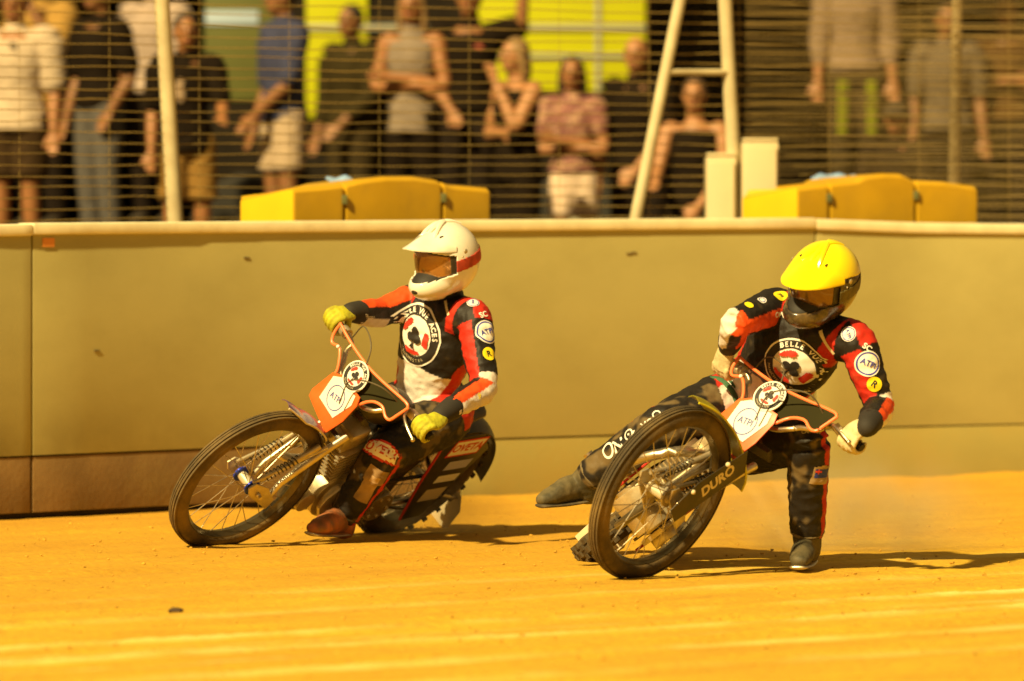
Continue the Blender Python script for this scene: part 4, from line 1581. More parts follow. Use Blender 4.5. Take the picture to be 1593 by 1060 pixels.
    for lay in (0, 1):
        for j in range(nv + 1):
            vv = j / nv
            for i in range(nu + 1):
                a = (i / nu - .5) * 2 * cfg.get('peak_a', 1.15)
                am = cfg.get('peak_a', 1.15)
                ei, eo = .98 - .42 * (abs(a) / am) ** 2, .44 - .10 * (abs(a) / am)
                d = np.array([[math.cos(ei) * math.cos(a), math.cos(ei) * math.sin(a), math.sin(ei)]])
                b = (d * rad(d, grow=.003)[:, None])[0]
                d = np.array([[math.cos(eo) * math.cos(a), math.cos(eo) * math.sin(a), math.sin(eo)]])
                o_ = (d * rad(d, grow=.006)[:, None])[0]
                e = max(0, math.cos(a / am * math.pi / 2)) ** .8 * cfg['peak_len']
                tip = o_ + np.array([e, -o_[1] * .18 * math.cos(a), cfg['peak_up'] * math.cos(a)])
                p = b + (tip - b) * vv
                sag = np.linalg.norm(p)
                rr_ = rad(p[None] / sag, grow=.004)[0]          # never sinks into the shell
                if sag < rr_:
                    p = p / sag * rr_
                if cfg.get('ridge'):
                    p = p + np.array([0, 0, .005 * math.sin(vv * math.pi) * math.cos(a * 6)])
                p[2] -= lay * .004
                mb_.v.append(tuple(put(p[None])[0]))
    n1 = nu + 1
    tot = n1 * (nv + 1)
    for lay in (0, 1):
        for j in range(nv):
            for i in range(nu):
                q = lay * tot + j * n1 + i
                mb_.f.append((q, q + 1, q + 1 + n1, q + n1))
    rim_ids = [i for i in range(n1)] + [j * n1 + nu for j in range(1, nv + 1)] + [nv * n1 + i for i in range(nu - 1, -1, -1)] + [j * n1 for j in range(nv - 1, 0, -1)]
    for a_, b_ in zip(rim_ids, rim_ids[1:] + rim_ids[:1]):
        mb_.f.append((a_, b_, b_ + tot, a_ + tot))
    build('peak', mb_, cfg['peak'], shell)
    for s_ in (-1, 1):                                   # slots in the crown
        for e, a in ((.86, .62),):
            d = np.array([[math.cos(e) * math.cos(a * s_), math.cos(e) * math.sin(a * s_), math.sin(e)]])
            v, f = ellipsoid((d * rad(d, grow=.004)[:, None])[0], (.014, .0035, .003), seg=12, rings=8)
            build('vent', MB().add(put(v), f), black_p, shell)
    # crown ridges
    if cfg.get('crown'):
        for s_ in (-1, 0, 1):
            pp = []
            for k in range(10):
                e = .65 + k * .16
                d = np.array([[math.cos(e) * math.cos(s_ * .35), math.cos(e) * math.sin(s_ * .35), math.sin(e)]])
                pp.append((d * rad(d, grow=.003)[:, None])[0])
            v, f = tube(pp, [.005 + .007 * math.sin(k / 9 * math.pi) for k in range(10)], seg=8)
            build('crown_ridge', MB().add(put(v), f), cfg['crown'], shell)
    return shell


def rider(cfg):
    J = {k: at(*v) for k, v in cfg['joints'].items()}
    org = J['pelvis'].copy()
    org[2] = 0
    t = thing('person', tuple(org), cfg['label'], 'person', 'speedway riders')
    latH, latS = nrm(J['hipL'] - J['hipR']), nrm(J['shL'] - J['shR'])
    lm = nrm(latH + latS)
    pel, wai, che, nek, hea = J['pelvis'], J['waist'], J['chest'], J['neck'], J['head']
    upc = che + (nek - che) * .62
    parts = [sweep([pel - (wai - pel) * .45, pel, wai, che, upc, nek], [(.135, .11), (.168, .132), (.155, .122), (.182, .138), (.165, .115), (.075, .075)],
                   ref=[latH, latH, lm, latS, latS, latS], seg=28)]
    parts.append(sweep([nek, nek * .5 + hea * .5], [.066, .062], seg=16))
    for s_ in 'LR':
        sh, el, wr = J['sh' + s_], J['el' + s_], J['wr' + s_]
        parts.append(sweep([upc * .7 + sh * .3, sh * .92 + upc * .08], [.095, .082], seg=18))
        parts.append(sweep([sh + (upc - sh) * .25, sh, sh * .5 + el * .5, el, el * .6 + wr * .4, wr * .80 + el * .20], [.076, .076, .066, .057, .055, .045], seg=18))
        hp, kn, an = J['hip' + s_], J['kn' + s_], J['an' + s_]
        parts.append(sweep([pel * .5 + hp * .5, hp, hp * .5 + kn * .5, kn * .93 + hp * .07], [.110, .120, .108, .090], seg=20))
        parts.append(sweep([kn * .9 + hp * .1, kn, kn * .62 + an * .38, an * .9 + kn * .1], [.080, .084, .078, .066], seg=20))
    me = fuse(parts, .0062, 5)
    wrinkle(me, .0052, cfg['seed'])
    P = mesh_np(me)
    # ---------------- colours of the suit, by limb
    U = nrm(nek - pel)
    Ln = np.linalg.norm(nek - pel)
    Lf = nrm(latS - U * np.dot(latS, U))
    Fw = np.cross(Lf, U)
    v_ = ((P - pel) @ U) / Ln
    u_ = ((P - (pel + (nek - pel) * np.clip(v_, 0, 1)[:, None])) @ Lf) / .18
    w_ = (P - pel) @ Fw
    bones = {'torso': [(pel, nek, .16)]}
    for s_ in 'LR':
        bones['arm' + s_] = [(J['sh' + s_], J['el' + s_], .085), (J['el' + s_], J['wr' + s_], .065)]
        bones['leg' + s_] = [(J['hip' + s_] * .75 + J['kn' + s_] * .25, J['kn' + s_], .10), (J['kn' + s_], J['an' + s_], .08)]
    names = list(bones)
    dist = np.stack([np.min([seg_info(P, a, b)[1] / r for a, b, r in bones[n]], axis=0) for n in names], 1)
    reg = dist.argmin(1)
    col = np.tile(np.array(BLACK), (len(P), 1))
    T_ = reg == 0
    au = np.abs(u_)
    front = w_ > -.02
    belly = T_ & front & (v_ < .47 - .10 * au)
    col[belly] = WHITE
    side = T_ & (au > .50 + (v_ - .08) * .95) & (v_ < .66) & (v_ < .95)
    col[side] = RED
    col[T_ & (v_ < .09)] = RED
    col[T_ & (v_ < -.06)] = BLACK
    col[T_ & (v_ > .84) & (au > .58) & (au < 1.15)] = RED
    for s_ in 'LR':
        k = names.index('arm' + s_)
        M = reg == k
        sh, el, wr = J['sh' + s_], J['el' + s_], J['wr' + s_]
        out = Lf * (1 if s_ == 'L' else -1)
        for which, (a, b) in enumerate(((sh, el), (el, wr))):
            ax = nrm(b - a)
            o_ = out if which == 0 else nrm(out + .4 * np.array([0, 0, 1]))
            o_ = nrm(o_ - ax * np.dot(o_, ax))
            f_ = np.cross(ax, o_) if np.dot(np.cross(ax, o_), cfg['armfront' + s_]) > 0 else -np.cross(ax, o_)
            tt, dd, q = seg_info(P, a, b)
            th = np.degrees(np.arctan2(q @ f_, q @ o_))
            t1, d1, _ = seg_info(P, *((el, wr) if which == 0 else (sh, el)))
            m = M & (dd <= d1 + 1e-6)
            qn = q / np.maximum(np.linalg.norm(q, axis=1), 1e-6)[:, None]
            if s_ == 'R':
                if which == 0:
                    col[m & (qn @ nrm(cfg['Rup']) > .62) & (tt > .2)] = ORANGE
                else:
                    col[m & (qn @ nrm(cfg['Rwh']) > cfg['Rwt'])] = WHITE
                    col[m & (qn @ nrm(cfg['Rfo']) > .5)] = ORANGE
            elif which == 0:
                s0, s1 = cfg['stripeL']
                col[m & (th > s0) & (th < s1) & (tt > .12)] = RED
                col[m & (tt > .86) & (th > -110) & (th < s0)] = WHITE
                col[m & (tt < .10) & (th > -60) & (th < 60)] = RED
            else:
                col[m & (th > 15) & (th < 70)] = ORANGE
                col[m & (th > -75) & (th <= 15)] = WHITE
                col[m & (tt > .93)] = BLACK
    for s_ in 'LR':
        k = names.index('leg' + s_)
        M = reg == k
        hp, kn, an = J['hip' + s_], J['kn' + s_], J['an' + s_]
        out = Lf * (1 if s_ == 'L' else -1)
        for a, b in ((hp, kn), (kn, an)):
            ax = nrm(b - a)
            o_ = nrm(out - ax * np.dot(out, ax))
            f_ = np.cross(ax, o_) if np.dot(np.cross(ax, o_), cfg['legfront']) > 0 else -np.cross(ax, o_)
            tt, dd, q = seg_info(P, a, b)
            th = np.degrees(np.arctan2(q @ f_, q @ o_))
            t1, d1, _ = seg_info(P, *((kn, an) if a is hp else (hp, kn)))
            m = M & (dd <= d1 + 1e-6)
            if a is kn or cfg['thighstripe']:
                col[m & (np.abs(th + 8) < cfg['legstripe'])] = RED
        for fn in cfg.get('legpaint', []):
            fn(s_, M, P, col, J)
    # dust caked on knees and boots: its own blotchy shape
    nz = fnoise(P, 11, cfg['seed'] + 9) + .5 * fnoise(P, 31, cfg['seed'] + 4)
    leg = np.isin(reg, [names.index('legL'), names.index('legR')])
    amt = np.clip((nz - .12) * 1.6, 0, cfg['legdust']) * leg + np.clip((nz - .5) * .6, 0, .12) * (~leg)
    col = col * (1 - amt[:, None]) + np.array(DUSTC) * amt[:, None]
    paint(me, col)
    W_me = me.copy()
    set_np(me, P - org)
    link('race_suit', me, suit_mat, t)
    dec = Decals(W_me, t, org)

    # ---------------- gloves
    for s_ in 'LR':
        C = cfg['grip' + s_]
        ax = cfg['gripaxis']
        g = fuse(grip_hand(C, ax * (1 if s_ == 'L' else -1), J['wr' + s_], cfg['handup']), .0036, 2)
        P_ = mesh_np(g)
        set_np(g, P_ - org)
        gl = link('glove', g, cfg['glove'], t)
        wr, el = J['wr' + s_], J['el' + s_]
        cu = sweep([wr + (el - wr) * .26, wr + (el - wr) * .06, wr - (el - wr) * .06], [.050, .045, .040], seg=20)
        build('cuff', MB().add(*cu), cfg['cuff'], t, tuple(org))
    # ---------------- boots
    for s_ in 'LR':
        an, kn, toe, heel = J['an' + s_], J['kn' + s_], J['toe' + s_], J['heel' + s_]
        fd = nrm(toe - heel)
        shin = nrm(kn - an)
        upf = np.array(cfg['footup' + s_], float)
        upf = nrm(upf - fd * np.dot(upf, fd))
        lat = nrm(np.cross(upf, fd))
        bp = [sweep([an + (kn - an) * .34, an + (kn - an) * .12, an, heel * .65 + an * .35], [.062, .058, .056, .050], seg=18),
              sweep([heel + upf * .045, heel * .6 + toe * .4 + upf * .052, heel * .25 + toe * .75 + upf * .038, toe + upf * .028], [(.036, .045), (.043, .052), (.044, .038), (.034, .026)], ref=lat, seg=18)]
        b = fuse(bp, .006, 4)
        wrinkle(b, .003, cfg['seed'] + 20)
        set_np(b, mesh_np(b) - org)
        bo = link('boot', b, cfg['boot' + s_], t)
        so = sweep([heel - fd * .02 - upf * .004, heel * .5 + toe * .5 - upf * .004, toe + fd * .015 + upf * .004], [(.040, .010), (.043, .010), (.036, .009)], ref=lat, seg=18)
        build('sole', MB().add(*so), steel if s_ == 'L' else cfg['sole'], bo, tuple(org))
        for k in (.25, .62):
            c = an + (kn - an) * (.30 * k) + 0 * fd
            st_ = []
            for q in range(21):
                a = q / 20 * 2 * math.pi
                e1 = nrm(fd - shin * np.dot(fd, shin))
                e2 = np.cross(shin, e1)
                st_.append(c + (e1 * math.cos(a) + e2 * math.sin(a)) * .0615)
            build('buckle_strap', MB().add(*tube(st_, .007, seg=8)), cfg['strapm'], bo, tuple(org))
    helmet(t, org, hea, cfg['hfwd'], cfg['hup'], cfg['hscale'], cfg['helmet'])
    return t, dec, dict(J=J, U=U, Lf=Lf, Fw=Fw, org=org)


lens_m = mat('goggle_lens', (0.38, 0.19, 0.055), .12, metal=.5, var=.35, vscale=9, coat=.5)
n1_ = nrm((.54, -.55, -.63))
n2_ = nrm((.69, -.60, -.41))
white_shell = mat('white_helmet', (.78, .75, .66), .16, var=.04, vscale=12, coat=.6, dirt=(.5, .38, .2), dirt_amt=.18, dscale=9)
yellow_shell = mat('yellow_cover', (.88, .72, .004), .22, var=.03, vscale=10, coat=.5)
dark_shell = mat('dark_helmet', (.030, .022, .014), .25, var=.4, vscale=18, dirt=(.30, .19, .07), dirt_amt=.55, dscale=16, coat=.3)
khaki = mat('khaki_boot', (.050, .042, .020), .7, var=.35, vscale=14, bump=.3, bscale=40, dirt=(.24, .18, .08), dirt_amt=.6, dscale=9)
blackboot = mat('black_boot', (.03, .024, .014), .6, var=.3, vscale=14, dirt=DUST, dirt_amt=.65, dscale=10, bump=.2, bscale=40)
orangeboot = mat('orange_boot', (.34, .10, .03), .6, var=.5, vscale=14, bump=.3, bscale=40, dirt=(.10, .075, .04), dirt_amt=1.0, dscale=13)
lime_glove = mat('lime_glove', (.42, .40, .012), .75, var=.25, vscale=30, bump=.4, bscale=60, dirt=(.25, .2, .02), dirt_amt=.6, dscale=25)
cream_glove = mat('cream_glove', (.60, .50, .29), .75, var=.15, vscale=30, bump=.4, bscale=60, dirt=(.33, .24, .11), dirt_amt=.6, dscale=25)

r1, dec1, I1 = rider(dict(
    label='rider in a white helmet, black red and white suit and lime gloves', seed=2.0, legdust=.35,
    joints=dict(pelvis=(676, 624, 27.45), hipL=(692, 648, 27.36), hipR=(660, 622, 27.54), waist=(666, 588, 27.40), chest=(682, 528, 27.32), neck=(694, 466, 27.24), head=(694, 402, 27.16),
                shL=(737, 497, 27.12), shR=(645, 468, 27.36), elL=(752, 603, 26.97), elR=(592, 487, 27.26), wrL=(688, 645, 26.74), wrR=(547, 486, 27.08),
                knL=(600, 702, 27.08), anL=(533, 805, 27.20), toeL=(487, 832, 26.98), heelL=(536, 828, 27.22), knR=(570, 652, 27.30), anR=(512, 745, 27.66), toeR=(470, 760, 27.50), heelR=(515, 768, 27.68)),
    armfrontL=(-.6, -.7, .1), armfrontR=(-.2, -.9, .4), stripeL=(72, 140), Rup=(-.1, -.45, .85), Rfo=(-.1, -.35, .9), Rwt=.72, Rwh=(.2, -.25, -.95), legfront=(-.5, -.7, .3), legstripe=9, thighstripe=False,
    gripL=to_world(B1R, B1T, st1(.345, .702, -.048)), gripR=to_world(B1R, B1T, st1(-.345, .702, -.048)), gripaxis=n1_, footupL=(-.1, -.5, .85), footupR=(-.3, -.3, .9), handup=np.array([-.35, -.5, .8]),
    glove=lime_glove, cuff=mat('black_cuff', (.02, .016, .012), .8, var=.2), bootL=orangeboot, bootR=blackboot, sole=mat('sole', (.05, .04, .025), .8, dirt=DUST, dirt_amt=.6), strapm=black_p,
    hfwd=(-.68, -.72, -.20), hup=(.05, -.12, 1), hscale=1.03,
    helmet=dict(shell=white_shell, rim=white_shell, gframe=black_p, lens=lens_m, strap=mat('red_strap', (.45, .05, .02), .7, var=.3, vscale=30), peak=white_shell, peak_len=.086, peak_up=.022, ridge=True, crown=white_shell)))

r2, dec2, I2 = rider(dict(
    label='rider in a yellow helmet with one foot down, black and red suit, cream gloves', seed=5.0, legdust=.5,
    joints=dict(pelvis=(1160, 642, 25.55), hipL=(1160, 690, 25.46), hipR=(1140, 622, 25.56), waist=(1188, 598, 25.48), chest=(1232, 544, 25.33), neck=(1267, 498, 25.22), head=(1281, 437, 25.10),
                shL=(1332, 533, 25.12), shR=(1206, 478, 25.30), elL=(1368, 632, 25.10), elR=(1146, 502, 25.06), wrL=(1350, 663, 24.87), wrR=(1134, 538, 25.24),
                knL=(1257, 682, 25.12), anL=(1256, 838, 25.28), toeL=(1243, 884, 25.10), heelL=(1256, 872, 25.34), knR=(1030, 664, 25.30), anR=(912, 745, 25.45), toeR=(846, 788, 25.36), heelR=(915, 776, 25.50)),
    armfrontL=(-.6, -.7, .1), armfrontR=(.3, -.9, -.2), stripeL=(62, 140), Rup=(.2, -.85, -.35), Rfo=(.75, -.6, 0), Rwt=.45, Rwh=(-.75, -.6, .2), legfront=(-.1, -.9, .3), legstripe=13, thighstripe=False,
    gripL=to_world(B2R, B2T, st2(.345, .702, -.048)), gripR=to_world(B2R, B2T, st2(-.335, .702, -.048)), gripaxis=n2_, footupL=(0, -.1, 1), footupR=(-.35, -.35, .87), handup=np.array([-.2, -.75, .6]),
    glove=cream_glove, cuff=mat('black_cuff', (.02, .016, .012), .8), bootL=khaki, bootR=khaki, sole=mat('sole', (.05, .04, .025), .8), strapm=mat('khaki_strap', (.09, .07, .035), .8, dirt=DUST, dirt_amt=.5),
    hfwd=(-.60, -.74, -.30), hup=(.20, -.25, .93), hscale=1.04,
    helmet=dict(shell=dark_shell, rim=dark_shell, gframe=black_p, lens=mat('dark_lens', (0.20, 0.10, 0.03), .12, metal=.5, var=.35, vscale=9, coat=.5), strap=mat('yellow_black_strap', (.10, .075, .015), .6, var=.6, vscale=25), cover=yellow_shell, peak=yellow_shell, peak_len=.098, peak_up=-.004, peak_a=1.25, ridge=True, crown=yellow_shell)))

Z_ = np.array([0, 0, 1.0])


def logo_r(R):
    return [(*disc2d(R, 30, 5), yellow_ink, 'badge'), (*text2d('R', R * 1.2, .03), black_ink, 'lettering')]


# ---- rider in the white helmet: prints on the suit
dec1.put(646, 523, I1['U'], club_badge_layers(.128), direction=-nrm(I1['Fw'] + .15 * I1['Lf']), reach=.26, back=.05)
dec1.put(757, 517, I1['U'], atpi_layers(.052))
dec1.put(760, 551, I1['U'], logo_r(.029))
dec1.put(736, 471, I1['U'] + .4 * I1['Lf'], atpi_layers(.026, 'atpi'))
dec1.put(695, 479, I1['U'] * .9 + .45 * I1['Lf'], [(*grid2d(.078, .012, 10, 2), cream_ink, 'print_strip')])
dec1.put(752, 490, I1['U'], [(*text2d('SC', .034, .03), white_ink, 'lettering')])
dec1.put(688, 455, I1['U'], [(*grid2d(.055, .02, 8, 3), yellow_ink, 'print_strip')])
dec1.put(575, 493, (0.1, 0, 1), [(*text2d('Fhoto', .026, .0), white_ink, 'lettering')])
dec1.put(745, 617, (0, 0, 1), [(*text2d('9', .035, .02), yellow_ink, 'lettering')])
dec1.put(600, 578, (.2, 0, 1), [(*text2d('VN', .07, .0), blue_ink, 'lettering')])
# knee pad, shin guard
knee_layers = [(*poly_grid(lambda x, y: abs(x) < .088 and abs(y) < .036 * (1 - (x / .1) ** 2) + .004, .19, .09, .005), red_ink, 'knee_patch'),
               (*poly_grid(lambda x, y: abs(x) < .080 and abs(y) < .030 * (1 - (x / .095) ** 2) + .001, .19, .09, .005), white_ink, 'patch_field'),
               (*text2d('OVETA', .046, .03), red_ink, 'lettering')]
dec1.put(594, 700, (.45, 0, 1), knee_layers)
dec1.put(577, 756, (.35, 0, 1), [(*poly_grid(lambda x, y: (abs(x) < .045 and y > .01) or abs(x + .005) < .030, .10, .17, .006), mat('tan_guard', TANC, .7, var=.4, vscale=18), 'shin_guard'),
                                 (*poly_grid(lambda x, y: abs(x) < .022 and abs(y - .035) < .014, .10, .17, .005), mat('pale_tan', (.5, .34, .18), .7), 'guard_label')])
# ---- rider in the yellow helmet: prints on the suit
dec2.put(1232, 572, I2['U'] + .25 * I2['Lf'], club_badge_layers(.118), direction=-nrm(I2['Fw'] - .1 * I2['Lf']), reach=.26, back=.05)
dec2.put(1351, 566, I2['U'], atpi_layers(.050))
dec2.put(1360, 598, I2['U'], logo_r(.029))
dec2.put(1320, 520, I2['U'] + .5 * I2['Lf'], atpi_layers(.029, 'ATPI'))
dec2.put(1285, 534, I2['U'] * .9 + .25 * I2['Lf'], [(*grid2d(.105, .013, 12, 2), cream_ink, 'print_strip')])
dec2.put(1213, 490, I2['U'] * .9 + .3 * I2['Lf'], [(*text2d('OWE', .030, .03), white_ink, 'lettering')])
dec2.put(1349, 541, I2['U'], [(*text2d('SC', .032, .03), white_ink, 'lettering')])
dec2.put(1214, 460, I2['U'], [(*disc2d(.026, 24, 4, sx=1.3), yellow_ink, 'badge'), (*text2d('R', .03, .03), black_ink, 'lettering')])
dec2.put(1165, 475, Z_, [(*disc2d(.018, 20, 3), yellow_ink, 'badge')])
dec2.put(1185, 468, Z_ + .5 * I2['Lf'], [(*disc2d(.022, 20, 3, sx=.8), white_ink, 'badge'), (*disc2d(.017, 20, 1, r0=.013, sx=.8), blue_ink, 'badge_ring')])
# shield with a small flag on the knee
dec2.put(1278, 738, Z_, [(*poly_grid(lambda x, y: abs(x) < .042 and -.044 < y < .040 - .25 * abs(x), .10, .10, .004), mat('patch_ground', (.34, .24, .12), .7, var=.3, vscale=30), 'flag_patch'),
                         (*poly_grid(lambda x, y: abs(x) < .036 and -.016 < y < .022, .10, .10, .004), mat('flag_blue', (.02, .04, .30), .7), 'flag_field'),
                         (*poly_grid(lambda x, y: -.036 < x < -.006 and .002 < y < .022 and (abs(x + .021) < .004 or abs(y - .012) < .004), .10, .10, .002), red_ink, 'flag_cross')])
dec2.put(1262, 672, (.1, 0, 1), [(*text2d('CARBON', .018, .0), cream_ink, 'lettering')])
# looping white graphic printed down the trailing leg
legd = nrm(at(912, 745, 25.45) - at(1030, 664, 25.30))
for px, py, R_ in ((946, 701, .034), (978, 676, .026), (1022, 646, .022)):
    dec2.put(px, py, (-.5, 0, .86), [(*disc2d(R_, 28, 2, r0=R_ * .72, sx=.8), white_ink, 'leg_graphic')])
for px, py, txt, s_ in ((962, 694, 'N', .07), (985, 682, 'K', .065), (1008, 660, 'VO', .04)):
    dec2.put(px, py, (-.5, 0, .86), [(*text2d(txt, s_, .02), white_ink, 'lettering')])

# green strap round the trailing thigh
th0, th1 = at(1142, 622, 25.55), at(1030, 664, 25.30)
ax_ = nrm(th1 - th0)
e1_ = nrm(np.cross(ax_, (0, 1, 0)))
e2_ = np.cross(ax_, e1_)
green_strap = mat('green_strap', (.035, .10, .045), .8, var=.3, vscale=30)
for k, tt_ in enumerate((.06, .14, .22)):
    c_ = th0 + (th1 - th0) * tt_
    build('thigh_strap', MB().add(*sweep([c_ + (e1_ * math.cos(a) + e2_ * math.sin(a)) * (.118 - tt_ * .02) for a in np.linspace(0, 2 * math.pi, 33)], [(.013, .008)] * 33, ref=ax_, seg=8, sub=1, cap='flat')), green_strap, r2, tuple(I2['org']))
# ------------------------------------------------------------------ spectators behind the fence
POSES = {  # elbow and wrist from the shoulder, in heights: (outwards, forwards, up)
    'down': ((.025, .0, -.175), (.035, .05, -.33)), 'crossed': ((.035, .03, -.165), (-.15, .115, -.135)), 'crossed2': ((.035, .03, -.165), (-.16, .10, -.165)),
    'face': ((.02, .10, -.14), (-.07, .13, .03)), 'fwd': ((.03, .06, -.15), (.02, .20, -.20)), 'hip': ((.09, -.03, -.15), (.0, .03, -.27)),
    'raise': ((.09, .08, .03), (.11, .10, .19)), 'low': ((.02, .04, -.17), (-.07, .13, -.29)), 'pocket': ((.05, -.02, -.17), (.01, .04, -.30))}


def skin_of(k):
    return mat('skin_%d' % k, [(.27, .112, .038), (.21, .088, .030), (.33, .15, .06)][k], .55, var=.10, vscale=9)


def cloth_of(name, rgb, **k):
    return mat('cloth_' + name, rgb, .85, var=k.get('var', .14), vscale=k.get('vs', 14), bump=.25, bscale=45, spec=.08)


def spectator(px, top, d, h, yaw, label, shirt, sleeve, bottom, blen, arms, hair, skin=0, neckline=.84, hem=.50, build_w=1.0, cap=None, longhair=False, extra=None, shoes=(.05, .04, .03)):
    zt = at(px, top, d)[2]
    zg = zt - h
    base = np.array([(px - CX) / F * d, d, zg])
    t = thing('person', tuple(base), label, 'person', 'spectators behind the wire fence')
    y_ = math.radians(yaw)
    fw = np.array([-math.sin(y_), -math.cos(y_), 0])
    lf = np.cross((0, 0, 1), fw)
    up = np.array([0, 0, 1.0])

    def p(l, f, z): return base + lf * l * h + fw * f * h + up * z * h
    bw = build_w
    sm = skin_of(skin)
    lean = RNG.uniform(-.012, .012)
    sway = lambda z: lean * (z - .1)
    tor = [(p(sway(.50), 0, .49), (.082 * bw, .062 * bw)), (p(sway(.56), 0, .555), (.088 * bw, .066 * bw)), (p(sway(.63), .004, .63), (.074 * bw, .058 * bw)), (p(sway(.72), .006, .725), (.092 * bw, .066 * bw)),
           (p(sway(.79), -.002, .79), (.086 * bw, .054 * bw)), (p(sway(.83), -.006, .835), (.036, .036))]
    tor = [(c, (a * h, b * h)) for c, (a, b) in tor]
    body = [sweep([c for c, _ in tor], [r for _, r in tor], ref=lf, seg=22), sweep([p(sway(.82), -.004, .82), p(sway(.9), .006, .90)], [.034 * h, .031 * h], seg=14)]
    hc = p(sway(.93), .012, .932)
    hx = np.stack([fw, lf, up], 1)
    body += [ellipsoid(hc, (.056 * h, .044 * h, .064 * h), hx), ellipsoid(hc + fw * .018 * h - up * .034 * h, (.036 * h, .032 * h, .034 * h), hx),
             sweep([hc + fw * .052 * h + up * .010 * h, hc + fw * .066 * h - up * .010 * h], [.006 * h, .009 * h], seg=8)]
    for s_ in (-1, 1):
        body.append(ellipsoid(hc + lf * s_ * .045 * h - up * .004 * h, (.010 * h, .006 * h, .017 * h), hx, seg=10, rings=8))
    armj = []
    for s_, pose in zip((1, -1), arms):
        sh = p(sway(.8) + s_ * .105 * bw, -.002, .795)
        (a, b, c), (e, f_, g) = POSES[pose]
        el = sh + (lf * s_ * a + fw * b + up * c) * h
        wr = sh + (lf * s_ * e + fw * f_ + up * g) * h
        armj.append((sh, el, wr))
        body.append(sweep([sh + (p(0, 0, .78) - sh) * .3, sh, sh * .5 + el * .5, el, el * .55 + wr * .45, wr], [.034 * h, .036 * h * bw, .030 * h * bw, .025 * h, .025 * h, .017 * h], seg=14))
        hd = nrm(wr - el)
        sd = nrm(np.cross(hd, fw) + .01)
        body.append(sweep([wr, wr + hd * .025 * h, wr + hd * .052 * h], [(.015 * h, .011 * h), (.024 * h, .012 * h), (.022 * h, .009 * h)], ref=sd, seg=12))
        for q, x in enumerate((-.016, -.0055, .0055, .016)):
            L_ = (.036, .043, .040, .031)[q] * h
            o = wr + hd * .050 * h + sd * x * h
            body.append(sweep([o, o + hd * L_ * .55, o + hd * L_ * .9 + fw * .008 * h], [.0062 * h, .0058 * h, .005 * h], seg=8, sub=2))
        o = wr + hd * .018 * h + sd * .018 * h
        body.append(sweep([o, o + hd * .022 * h + sd * .014 * h, o + hd * .042 * h + sd * .016 * h], [.008 * h, .007 * h, .006 * h], seg=8, sub=2))
    legj = []
    for s_ in (-1, 1):
        hp, kn, an = p(s_ * .046 * bw, 0, .50), p(s_ * (.052 + .01 * RNG.random()), .012, .28), p(s_ * .058, -.012, .045)
        legj.append((hp, kn, an))
        body.append(sweep([hp, hp * .5 + kn * .5, kn, kn * .62 + an * .38, an], [.054 * h * bw, .048 * h * bw, .034 * h, .034 * h, .022 * h], seg=14))
        body.append(sweep([an - up * .02 * h - fw * .02 * h, an + fw * .06 * h - up * .03 * h], [.022 * h, .02 * h], seg=12))
    me = fuse(body, .0105, 3)
    set_np(me, mesh_np(me) - base)
    link('body', me, sm, t)
    # face
    for s_ in (-1, 1):
        build('eye', MB().add(*ellipsoid(hc + fw * .0525 * h + lf * s_ * .018 * h + up * .006 * h, (.004 * h, .007 * h, .004 * h), hx, seg=10, rings=8)), mat('eye_dark', (.05, .03, .02), .3), t, tuple(base))
        build('eyebrow', MB().add(*ellipsoid(hc + fw * .0535 * h + lf * s_ * .018 * h + up * .017 * h, (.003 * h, .010 * h, .0022 * h), hx, seg=10, rings=6)), mat('hair_dark', (.03, .018, .01), .6), t, tuple(base))
    build('mouth', MB().add(*ellipsoid(hc + fw * .052 * h - up * .032 * h, (.005 * h, .013 * h, .004 * h), hx, seg=12, rings=8)), mat('lips', (.30, .09, .06), .5), t, tuple(base))
    # hair
    if hair is not None:
        hp_ = [ellipsoid(hc - fw * .012 * h + up * .014 * h, (.056 * h, .050 * h, .060 * h), hx)]
        if longhair:
            hp_ += [sweep([hc - fw * .03 * h + up * .01 * h, hc - fw * .045 * h - up * .05 * h, hc - fw * .04 * h - up * .13 * h], [(.045 * h, .025 * h), (.048 * h, .022 * h), (.030 * h, .014 * h)], ref=lf, seg=16)]
            for s_ in (-1, 1):
                hp_ += [sweep([hc + lf * s_ * .040 * h + up * .02 * h, hc + lf * s_ * .048 * h - fw * .01 * h - up * .05 * h, hc + lf * s_ * .046 * h - fw * .012 * h - up * .11 * h], [.014 * h, .014 * h, .008 * h], seg=10)]
        hm = fuse(hp_, .010, 2)
        P_ = mesh_np(hm)
        set_np(hm, P_ - base + normals_np(hm) * (fnoise(P_, 60)[:, None] * .004))
        link('hair', hm, mat('hair_%.3f' % hair[0], hair, .6, var=.3, vscale=50), t)
    if cap:
        cp = build('cap', MB().add(*ellipsoid(hc + up * .026 * h, (.062 * h, .053 * h, .050 * h), hx)), cloth_of('cap%.2f' % cap[0], cap), t, tuple(base))
        build('brim', MB().add(*sweep([hc + fw * .045 * h + up * .032 * h, hc + fw * .108 * h + up * .024 * h], [(.046 * h, .006 * h), (.036 * h, .004 * h)], ref=lf, seg=16)), cloth_of('cap%.2f' % cap[0], cap), cp, tuple(base))
